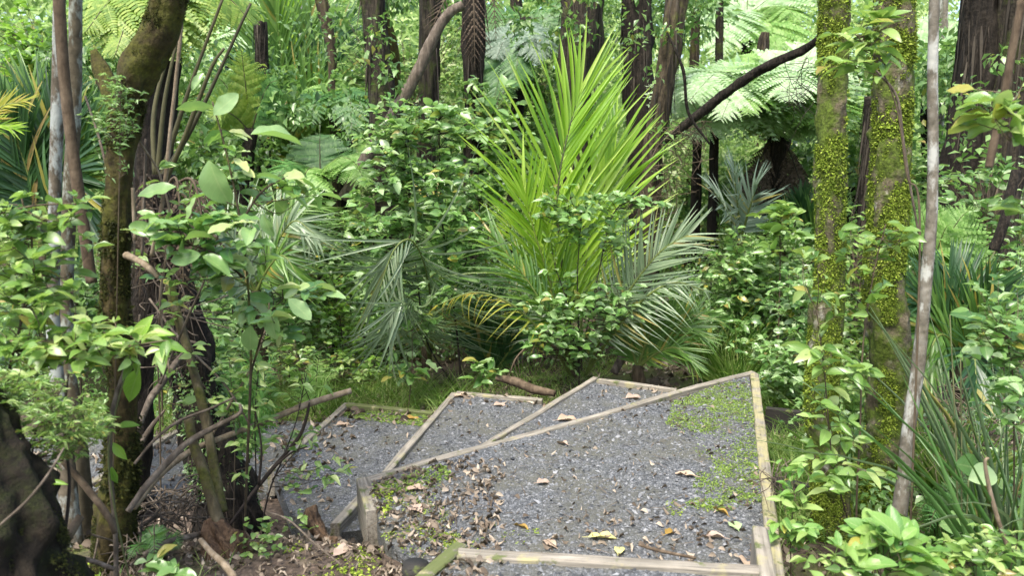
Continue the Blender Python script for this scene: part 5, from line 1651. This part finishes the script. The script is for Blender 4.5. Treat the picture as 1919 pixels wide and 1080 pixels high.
shrub('branch of big pale green leaves reaching in at the right edge', (1960, 3.0), [[(1960, 700, 3.0), (1950, 400, 2.95), (1925, 260, 2.9), (1880, 200, 2.9)]], [(1870, 200, 2.9, 60, 40, 5), (1900, 250, 2.9, 40, 40, 3), (1850, 225, 2.88, 40, 30, 2), (1912, 385, 2.9, 20, 30, 2)],
      LEAFR, 'leaf_fresh', .125, .55, 2, .007, .003, rosette=3, droop=.2, twl=.2, upt=.35)
shrub('rosette of broad pale obovate leaves at the bottom right', (1650, 2.75), [[(1650, 1060, 2.7)], [(1600, 1050, 2.72)]], [(1650, 1020, 2.7, 50, 26, 7), (1600, 1045, 2.68, 40, 24, 5), (1700, 1045, 2.68, 40, 24, 5)],
      LEAFR, 'leaf_obovate', .14, .42, 1, .005, .003, rosette=5, droop=-.15, twl=.12, upt=.3)
shrub('bush of small bright leaves along the bottom right corner', (1830, 2.75), [[(1830, 1060, 2.75)], [(1900, 1040, 2.75)]], [(1790, 1050, 2.75, 70, 24, 11), (1880, 1030, 2.75, 60, 40, 13), (1560, 1065, 2.6, 50, 16, 5)], LEAF, 'leaf_fresh', .06, .5, 4, .004, .002, twl=.12)
shrub('seedling of pale leaves by the lower end of the lichened board', (1490, 3.4), [[(1482, 1010, 3.4), (1490, 930, 3.4)]], [(1488, 935, 3.4, 30, 16, 4), (1480, 990, 3.35, 30, 26, 6), (1505, 1000, 3.3, 30, 30, 6), (1490, 880, 3.45, 26, 24, 4)], LEAF, 'leaf_obovate', .085, .46, 2, .004, .0018, rosette=3, twl=.12, name='seedling', cat_='seedling')
shrub('bush of round pale leaves at the right edge above the flax', (1900, 3.6), [[(1900, 760, 3.6), (1890, 640, 3.6)]], [(1880, 640, 3.6, 60, 60, 26), (1900, 740, 3.5, 50, 50, 18), (1860, 560, 3.8, 50, 40, 12)], LEAF, 'leaf_mid', .07, .6, 4, .005, .002, twl=.2)
mb = MB()
b = base(1800, 3.5)
t = thing('shrub', b, 'plant with huge rounded matt leaves low behind the flax', 'shrub')
for a in ((1760, 985, 3.45, .17, .7, 5, (0, -.8, .6), 0), (1790, 870, 3.6, .15, .8, -10, (0, -.8, .6), 0), (1800, 660, 3.9, .17, .5, 10, (0, -.6, .8), 0), (1780, 590, 4.1, .2, .45, -5, (0, -.5, .8), 0), (1815, 900, 3.5, .14, .8, 20, (0, -.8, .6), 0)):
    bigleaf(mb, *a[:6], face=a[6], dep=a[7])
mb.build('foliage', M['leaf_mid'], t, b)
mb = MB()
for q in ((1760, 985, 3.45), (1790, 870, 3.6), (1800, 660, 3.9), (1780, 590, 4.1), (1815, 900, 3.5)):
    p = D(*q)
    mb.tube(np.array([b, (b + p) / 2 + (0, 0, .06), p]), [.005, .004, .003], 6, 6)
mb.build('stem', M['twig_green'], t, b)

# flax clump and grasses at the right
def blades(label, px, y, n, L, w, mat, spread, name='flax', cat_='flax', T=BLADE, lean=(0, 0), rad=.08, group=None, hmin=.6):
    b = base(px, y)
    t = None
    mb = MB()
    ang = rng.uniform(0, 6.283, n)
    h = np.stack([np.cos(ang), np.sin(ang), 0 * ang], -1)
    ex = h * rng.uniform(.1, 1, (n, 1)) * spread + np.array([lean[0], lean[1], 1.0])
    LL = L * rng.uniform(hmin, 1.1, n)
    up = -h + np.array([0, 0, .5])
    up = np.cross(np.cross(nrm(ex), np.array([0, 0, 1.0])), nrm(ex)) + rng.normal(0, .2, (n, 3))
    scatter(mb, T, b + h * rng.uniform(0, rad, (n, 1)) - (0, 0, .03), ex, up, LL, w * rng.uniform(.7, 1.2, n), LL)
    o = mb.build(name, M[mat], origin=b)
    return tag(o, label, cat_, group)


blades('tall flax clump with arching blue green straps at the right', 1915, 3.3, 26, 1.35, .026, 'flax', .5, lean=(-.1, 0), rad=.12)
blades('thin drooping grassy flax arching left over the pale stem foot', 1850, 3.6, 34, .95, .011, 'grass', .9, lean=(-.1, 0), rad=.1)
blades('loose clump of long thin pale blades at the right edge above the flax', 1890, 3.9, 50, 1.5, .012, 'palm_grey', .75, lean=(-.05, 0), rad=.15)
blades('fine sedge tussock behind the huge rounded leaves', 1780, 4.6, 120, .8, .008, 'grass', .9, 'sedge', 'sedge', rad=.12)
blades('sedge tussock between the mossy trunks', 1600, 5.0, 110, .65, .007, 'grass', .9, 'sedge', 'sedge', rad=.1)
blades('long bladed grass tuft at the back of the landing corner', 1380, 7.2, 160, .7, .007, 'grass', .9, 'sedge', 'sedge', rad=.3)
blades('pale grass tuft in shade left of the retaining boards', 1340, 7.8, 160, .8, .007, 'palm_green', .9, 'sedge', 'sedge', rad=.3)

# grass: nobody could count it
mb = MB()


def grass_patch(poly, n, L, w=.006, z=None):
    P = rand_in(poly, n)
    zz = ground(P[:, 0], P[:, 1])
    ang = rng.uniform(0, 6.283, n)
    ex = np.stack([np.cos(ang) * .6, np.sin(ang) * .6, rng.uniform(.5, 1.4, n)], -1)
    up = np.stack([-np.cos(ang), -np.sin(ang), np.ones(n) * .6], -1)
    LL = L * rng.uniform(.4, 1.2, n)
    scatter(mb, BLADE, np.stack([P[:, 0], P[:, 1], zz - .01], -1), ex, up, LL, w * rng.uniform(.7, 1.3, n), LL)


grass_patch([(1.45, 4.05), (2.15, 4.05), (2.9, 5.6), (1.85, 5.55)], 3600, .26, .007)
grass_patch([(1.2, 3.5), (2.6, 3.2), (2.8, 4.0), (1.4, 4.0)], 500, .12)
grass_patch([(-2.6, 6.9), (-.5, 6.75), (-.4, 7.5), (-2.4, 8.6)], 1900, .34, .008)
grass_patch([(-.5, 6.8), (.6, 6.75), (1.2, 8), (-.4, 8)], 1000, .2)
grass_patch([(-4.6, 6.9), (-2.5, 6.9), (-2.4, 8.4), (-4.6, 8.4)], 1700, .28, .008)
grass_patch([(2.0, 6.2), (3.2, 6.0), (3.4, 7.6), (1.8, 7.6)], 1800, .38)
grass_patch([(-2.2, 2.4), (-1.2, 2.5), (-1.2, 3.4), (-2.2, 3.4)], 240, .1)
tag(mb.build('grass', M['grass']), 'fresh green grass growing beside the steps', kind='stuff')

# ================================================================== SHRUBS: middle ground
shrub('pale green herb patch rising from the grass behind the lowest board', (560, 7.2), [[(560, 680, 7.2)]], [(560, 670, 7.2, 60, 24, 16), (640, 690, 7.1, 50, 22, 14), (520, 630, 7.4, 40, 30, 12), (700, 700, 7.1, 40, 20, 10)], LEAF, 'leaf_fresh', .085, .5, 3, .005, .0025, twl=.2, name='herb', cat_='herb')
shrub('leafy bush in the middle distance behind the thin twiggy sapling', (540, 7.9), [[(540, 600, 7.9), (530, 520, 7.9)]], [(520, 560, 7.9, 60, 50, 30), (470, 600, 7.6, 50, 50, 22), (580, 620, 7.7, 40, 36, 16)], LEAF, 'leaf_mid', .09, .5, 4, .008, .003, twl=.3)
shrub('glossy bush under the leaning grey branch', (680, 8.7), [[(680, 560, 8.7), (680, 440, 8.7)]], [(660, 420, 8.7, 50, 40, 24), (700, 470, 8.6, 50, 50, 28), (640, 500, 8.5, 40, 40, 18)], LEAF, 'leaf_mid', .12, .52, 4, .01, .0035, twl=.4)

shrub('open shrub on two thin dark stems, left of the glowing palm', (860, 7.5), [[(858, 640, 7.5), (842, 520, 7.5), (826, 380, 7.5), (822, 180, 7.5), (818, 90, 7.5)], [(800, 640, 7.5), (782, 520, 7.45), (768, 380, 7.4), (765, 260, 7.4)], [(850, 560, 7.4), (890, 440, 7.4), (900, 380, 7.4)]],
      [(760, 230, 7.4, 70, 34, 24), (715, 270, 7.3, 40, 30, 10), (850, 240, 7.5, 50, 34, 14), (770, 320, 7.3, 80, 44, 26), (850, 340, 7.4, 50, 50, 16), (720, 400, 7.3, 60, 50, 18), (800, 420, 7.3, 80, 50, 22), (880, 430, 7.3, 50, 30, 12), (740, 480, 7.3, 60, 30, 9), (840, 520, 7.3, 60, 50, 16), (900, 500, 7.3, 30, 30, 5), (690, 540, 7.2, 30, 30, 4), (780, 610, 7.2, 30, 26, 4)],
      LEAF, 'leaf_mid', .125, .52, 4, .012, .0035, twmat='twig_dark', rosette=4, droop=.06, twl=.4, dens=1.5)
shrub('slim shrub with clusters of small leaves growing in front of the glowing palm', (1085, 7.0), [[(1085, 640, 7.0), (1082, 520, 7.0), (1090, 400, 7.0)], [(1075, 640, 7.0), (1060, 560, 7.0), (1040, 500, 7.0)], [(1095, 640, 7.0), (1120, 520, 6.95), (1150, 400, 6.9), (1200, 370, 6.9)]],
      [(1110, 385, 6.9, 90, 34, 24), (1060, 420, 6.9, 50, 40, 12), (1150, 440, 6.9, 50, 40, 10), (1040, 560, 6.9, 50, 44, 14), (1140, 560, 6.9, 60, 40, 14), (1050, 640, 6.9, 60, 44, 18), (1110, 640, 6.9, 40, 34, 8), (1190, 575, 6.9, 36, 26, 7), (1210, 378, 6.9, 36, 14, 5), (1000, 640, 6.9, 26, 24, 5)],
      LEAF, 'leaf_mid', .10, .52, 4, .009, .003, twmat='twig_dark', rosette=4, droop=.06, twl=.35, dens=1.3)
shrub('yellow green bush at the left end of the back grass', (640, 8.1), [[(640, 620, 8.1), (630, 560, 8.1)]], [(620, 590, 8.1, 46, 50, 34), (660, 620, 8.0, 40, 46, 28), (600, 540, 8.2, 40, 36, 18), (670, 680, 7.8, 50, 24, 14)], LEAF, 'leaf_lime', .075, .5, 5, .008, .003, twl=.3)
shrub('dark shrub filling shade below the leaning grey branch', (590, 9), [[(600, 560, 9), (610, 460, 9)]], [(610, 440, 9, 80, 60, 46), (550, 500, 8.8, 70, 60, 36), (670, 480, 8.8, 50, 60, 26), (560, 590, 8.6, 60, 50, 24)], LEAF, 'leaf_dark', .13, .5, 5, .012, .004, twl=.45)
shrub('light leaved shrub behind the left side of the glowing palm', (910, 9.4), [[(915, 500, 9.4), (915, 320, 9.4), (920, 220, 9.4)]], [(915, 190, 9.4, 46, 40, 18), (930, 260, 9.3, 60, 44, 26), (960, 330, 9.3, 50, 50, 20), (905, 340, 9.2, 40, 40, 14)], LEAF, 'leaf_mid', .15, .55, 4, .012, .004, twl=.45)
shrub('lush low bush right of the glowing palm under the blue grey palm', (1400, 8.2), [[(1400, 620, 8.2), (1410, 500, 8.2)], [(1460, 600, 8.2), (1470, 480, 8.2)]], [(1400, 470, 8.2, 70, 40, 40), (1440, 540, 8, 80, 50, 50), (1360, 530, 8, 60, 44, 30), (1400, 610, 7.8, 80, 44, 36), (1480, 470, 8.2, 50, 50, 24)], LEAF, 'leaf_mid', .11, .5, 5, .010, .0035, twl=.4)
shrub('young shrub with upright pointed leaves before the fern trunk', (1460, 7.6), [[(1462, 500, 7.6), (1460, 420, 7.6), (1455, 390, 7.6)]], [(1455, 395, 7.6, 36, 16, 7), (1475, 410, 7.5, 26, 20, 5), (1465, 450, 7.5, 30, 30, 8)], LEAF, 'leaf_fresh', .16, .42, 3, .008, .003, twl=.3)
shrub('mid green bush behind the slim mossy trunk', (1500, 6.4), [[(1500, 700, 6.4), (1500, 580, 6.4)]], [(1500, 560, 6.4, 50, 60, 30), (1490, 660, 6.2, 60, 50, 30), (1530, 620, 6.3, 40, 50, 18), (1450, 690, 6.3, 40, 30, 12)], LEAF, 'leaf_mid', .085, .5, 5, .008, .003, twl=.3)
shrub('bright bush seen between the mossy trunks', (1610, 6.2), [[(1610, 700, 6.2), (1610, 560, 6.2)]], [(1610, 540, 6.2, 36, 60, 24), (1605, 640, 6.1, 36, 50, 20), (1600, 740, 5.8, 40, 40, 16), (1620, 430, 6.4, 34, 40, 12)], LEAF, 'leaf_fresh', .085, .5, 4, .007, .003, twl=.3)
shrub('leafy bush right of the pale stem in the middle distance', (1790, 6.8), [[(1790, 560, 6.8), (1790, 440, 6.8)]], [(1780, 470, 6.8, 60, 50, 34), (1850, 500, 6.7, 50, 40, 22), (1730, 500, 6.6, 40, 40, 16), (1800, 550, 6.4, 60, 40, 20)], LEAF, 'leaf_fresh', .1, .5, 4, .008, .003, twl=.35)
shrub('bush of fresh leaves screening the foot of the right hand dark trunks', (1850, 6.4), [[(1850, 560, 6.4), (1850, 420, 6.4)]], [(1830, 400, 6.5, 60, 50, 22), (1880, 330, 6.6, 36, 40, 10), (1860, 470, 6.3, 60, 40, 16), (1770, 330, 6.8, 40, 40, 10)], LEAF, 'leaf_mid', .1, .5, 4, .008, .003, twl=.35)
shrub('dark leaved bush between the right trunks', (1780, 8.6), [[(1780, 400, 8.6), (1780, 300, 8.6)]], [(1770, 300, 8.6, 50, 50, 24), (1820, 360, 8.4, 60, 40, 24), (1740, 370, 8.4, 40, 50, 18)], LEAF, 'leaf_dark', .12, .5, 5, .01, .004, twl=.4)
shrub('low leafy bush by the corner of the landing under the palm seedling', (1430, 6.9), [[(1430, 660, 6.9)]], [(1420, 660, 6.9, 50, 26, 16), (1480, 720, 6.4, 40, 24, 14), (1440, 715, 6.5, 24, 20, 6)], LEAF, 'leaf_mid', .075, .5, 4, .006, .0025, twl=.25)
shrub('small plant with upright oval leaves beside the bark roll', (905, 6.85), [[(905, 700, 6.85)]], [(905, 695, 6.85, 24, 12, 5), (895, 715, 6.8, 20, 14, 3)], LEAFR, 'leaf_mid', .15, .42, 1, .005, .003, rosette=4, droop=-.1, twl=.12, name='seedling', cat_='seedling')
shrub('small plant with rounded dark leaves under the drooping frond', (770, 6.9), [[(772, 690, 6.9), (772, 620, 6.9)]], [(780, 690, 6.9, 40, 18, 6), (775, 600, 6.9, 34, 20, 6), (745, 695, 6.9, 20, 14, 3)], LEAFR, 'leaf_mid', .13, .62, 2, .006, .003, rosette=3, twl=.2, name='seedling', cat_='seedling')
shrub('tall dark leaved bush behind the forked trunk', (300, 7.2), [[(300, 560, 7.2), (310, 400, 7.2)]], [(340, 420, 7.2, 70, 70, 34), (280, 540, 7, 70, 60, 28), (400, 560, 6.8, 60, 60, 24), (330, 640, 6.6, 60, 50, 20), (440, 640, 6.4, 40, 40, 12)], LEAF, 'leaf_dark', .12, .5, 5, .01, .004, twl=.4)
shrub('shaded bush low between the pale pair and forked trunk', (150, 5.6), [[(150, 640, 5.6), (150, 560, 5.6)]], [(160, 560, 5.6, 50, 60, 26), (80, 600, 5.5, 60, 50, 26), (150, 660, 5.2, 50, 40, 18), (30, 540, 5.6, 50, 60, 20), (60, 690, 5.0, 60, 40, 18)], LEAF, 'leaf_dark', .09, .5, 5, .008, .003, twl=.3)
shrub('leafy branch of yellow green leaves in the upper left background', (40, 10), [[(60, 300, 10), (80, 160, 10), (90, 100, 10)]], [(60, 120, 10, 70, 40, 34), (30, 60, 10.2, 60, 40, 26), (90, 190, 9.8, 50, 40, 20), (180, 60, 10.4, 50, 50, 20)], LEAF, 'leaf_lime', .15, .5, 5, .014, .005, twl=.6)
shrub('small leaved shrub in the gap between the left background trunks', (770, 11.5), [[(770, 330, 11.5), (770, 200, 11.5)]], [(760, 130, 12, 40, 60, 26), (845, 150, 12, 26, 70, 26), (850, 60, 12.4, 26, 40, 14), (660, 100, 12, 30, 60, 18), (770, 230, 11.5, 60, 40, 20)], LEAF, 'leaf_far', .15, .5, 5, .012, .005, twl=.6)
shrub('feathery shrub of yellow green leaves behind the palm tips', (1010, 12.5), [[(1010, 320, 12.5), (1010, 200, 12.5)]], [(1000, 180, 12.5, 50, 60, 30), (960, 260, 12, 50, 50, 26), (1040, 110, 13, 40, 60, 22), (1140, 100, 13, 40, 60, 22)], LEAF, 'leaf_far', .15, .5, 5, .012, .005, twl=.6)

# ================================================================== FAR FOREST AND UNDERGROWTH (masses)
def leaf_mass(name, label, clumps, mat, T=SMALL, asp=.55, nseed=0):
    """clumps: rows of x,y,z,r,n,leaf length"""
    mb = MB()
    for (x, y, z, r, n, L) in clumps:
        n = int(n)
        u = nrm(rng.normal(size=(n, 3)))
        rr = rng.random((n, 1)) ** .45
        p = np.array([x, y, z]) + u * rr * np.array([r, r, r * .75])
        ex = u * .6 + rng.normal(0, .5, (n, 3)) + (0, 0, -.15)
        up = np.array([0, 0, 1.0]) + u * .5 + rng.normal(0, .4, (n, 3))
        s = L * rng.uniform(.5, 1.3, n)
        scatter(mb, T, p, ex, up, s, s * asp, s)
    o = mb.build(name, M[mat])
    return tag(o, label, kind='stuff')


cl = []
for _ in range(560):                                   # a deep wall of canopy behind everything
    y = rng.uniform(17, 32)
    x = rng.uniform(-.78, .78) * y
    z = rng.uniform(-.2, .52) * y * .5 + 1.0
    cl.append((x, y, z, rng.uniform(.7, 1.7), rng.integers(130, 280), rng.uniform(.14, .28)))
for _ in range(260):
    y = rng.uniform(32, 44)
    x = rng.uniform(-.8, .8) * y
    z = 1.0 + rng.uniform(-.02, .24) * y
    cl.append((x, y, z, rng.uniform(1.4, 2.8), rng.integers(130, 260), rng.uniform(.3, .5)))
leaf_mass('far_forest', 'bright mass of distant forest foliage', cl, 'leaf_far')
cl = []
for _ in range(260):
    y = rng.uniform(11.5, 17)
    x = rng.uniform(-.74, .74) * y
    z = ground(x, y) + rng.uniform(.1, 1.0) ** 1.2 * 2.2
    cl.append((x, y, float(z), rng.uniform(.4, .9), rng.integers(170, 320), rng.uniform(.075, .14)))
leaf_mass('undergrowth', 'dim green undergrowth between the background trunks', cl, 'leaf_far')
cl = []
for _ in range(520):
    y = rng.uniform(7.9, 11.5)
    x = rng.uniform(-.72, .72) * y
    z = ground(x, y) + rng.uniform(.0, 1.0) ** 1.4 * 1.1
    cl.append((x, y, float(z), rng.uniform(.2, .5), rng.integers(110, 220), rng.uniform(.045, .085)))
leaf_mass('undergrowth', 'low leafy ground cover behind the steps', cl, 'leaf_mid')
cl = []
for _ in range(200):
    y = rng.uniform(3.6, 7.9)
    x = rng.choice([-1, 1]) * (rng.uniform(.36, 1.0) * y + .2)
    if x < 0 and y < 7.0:
        x = -rng.uniform(3.6, 6)
        if y > 5.6:
            continue
    z = ground(x, y) + rng.uniform(.0, .3)
    cl.append((x, y, float(z), rng.uniform(.12, .3), rng.integers(40, 90), rng.uniform(.05, .09)))
leaf_mass('undergrowth', 'small leafy plants over the ground at both sides', cl, 'leaf_mid')

# canopy foliage, its shade put into the dark leaf colour, between the background trunks
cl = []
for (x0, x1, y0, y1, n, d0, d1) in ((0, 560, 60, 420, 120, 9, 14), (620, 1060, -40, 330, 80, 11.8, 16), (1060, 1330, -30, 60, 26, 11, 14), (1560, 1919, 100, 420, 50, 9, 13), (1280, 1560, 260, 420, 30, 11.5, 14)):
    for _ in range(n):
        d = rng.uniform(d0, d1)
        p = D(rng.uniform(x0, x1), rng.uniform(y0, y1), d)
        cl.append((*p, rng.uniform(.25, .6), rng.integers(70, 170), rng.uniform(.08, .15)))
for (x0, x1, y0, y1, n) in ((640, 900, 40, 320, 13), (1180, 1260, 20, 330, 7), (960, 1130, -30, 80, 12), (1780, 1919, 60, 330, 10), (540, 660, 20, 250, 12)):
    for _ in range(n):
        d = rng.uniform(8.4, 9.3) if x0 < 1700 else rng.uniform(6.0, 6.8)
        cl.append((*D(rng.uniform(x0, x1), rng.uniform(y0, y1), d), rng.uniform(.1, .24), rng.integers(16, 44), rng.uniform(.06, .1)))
leaf_mass('canopy_foliage', 'dark leaves coloured as shade, filling the spaces between the background trunks', cl, 'leaf_dark')
# ================================================================== LIGHT, SKY, CAMERA
SUN_EL, SUN_AZ = 62, -150          # degrees; azimuth from +Y towards +X
w = bpy.data.worlds.new('World')
scene.world = w
w.use_nodes = True
nt = w.node_tree
nt.nodes.clear()
sky = nt.nodes.new('ShaderNodeTexSky')
sky.sky_type = 'NISHITA'
sky.sun_disc = False
sky.sun_elevation = R(SUN_EL)
sky.sun_rotation = R(SUN_AZ)
sky.air_density = 1.0
sky.dust_density = 4.0
sky.ozone_density = 1.0
bg = nt.nodes.new('ShaderNodeBackground')
bg.inputs['Strength'].default_value = .15
nt.links.new(sky.outputs[0], bg.inputs['Color'])
ow = nt.nodes.new('ShaderNodeOutputWorld')
nt.links.new(bg.outputs[0], ow.inputs[0])

ld = bpy.data.lights.new('sun', 'SUN')
ld.energy = 1.6
ld.angle = R(14)
ld.color = (1.0, .97, .9)
lo = bpy.data.objects.new('sun', ld)
COL.objects.link(lo)
az, el = R(SUN_AZ), R(SUN_EL)
dirv = Vector((math.sin(az) * math.cos(el), math.cos(az) * math.cos(el), math.sin(el)))
lo.rotation_euler = dirv.to_track_quat('Z', 'Y').to_euler()
lo.location = dirv * 30

cd = bpy.data.cameras.new('camera')
cd.sensor_fit = 'HORIZONTAL'
cd.sensor_width = 36
cd.lens = FPX * 36 / 1919
cd.clip_start = .05
cd.clip_end = 600
cd.dof.use_dof = True
cd.dof.focus_distance = 5.6
cd.dof.aperture_fstop = 2.8
co = bpy.data.objects.new('camera', cd)
COL.objects.link(co)
co.location = CAM
co.rotation_euler = (math.pi / 2 - PITCH, 0, 0)
scene.camera = co

scene.view_settings.view_transform = 'Standard'
scene.view_settings.look = 'None'
scene.view_settings.gamma = 1
scene.view_settings.exposure = 1.68
scene.cycles.max_bounces = 10
scene.cycles.diffuse_bounces = 6
scene.cycles.glossy_bounces = 3
scene.cycles.transmission_bounces = 4
scene.cycles.use_denoising = True
scene.cycles.sample_clamp_indirect = 6
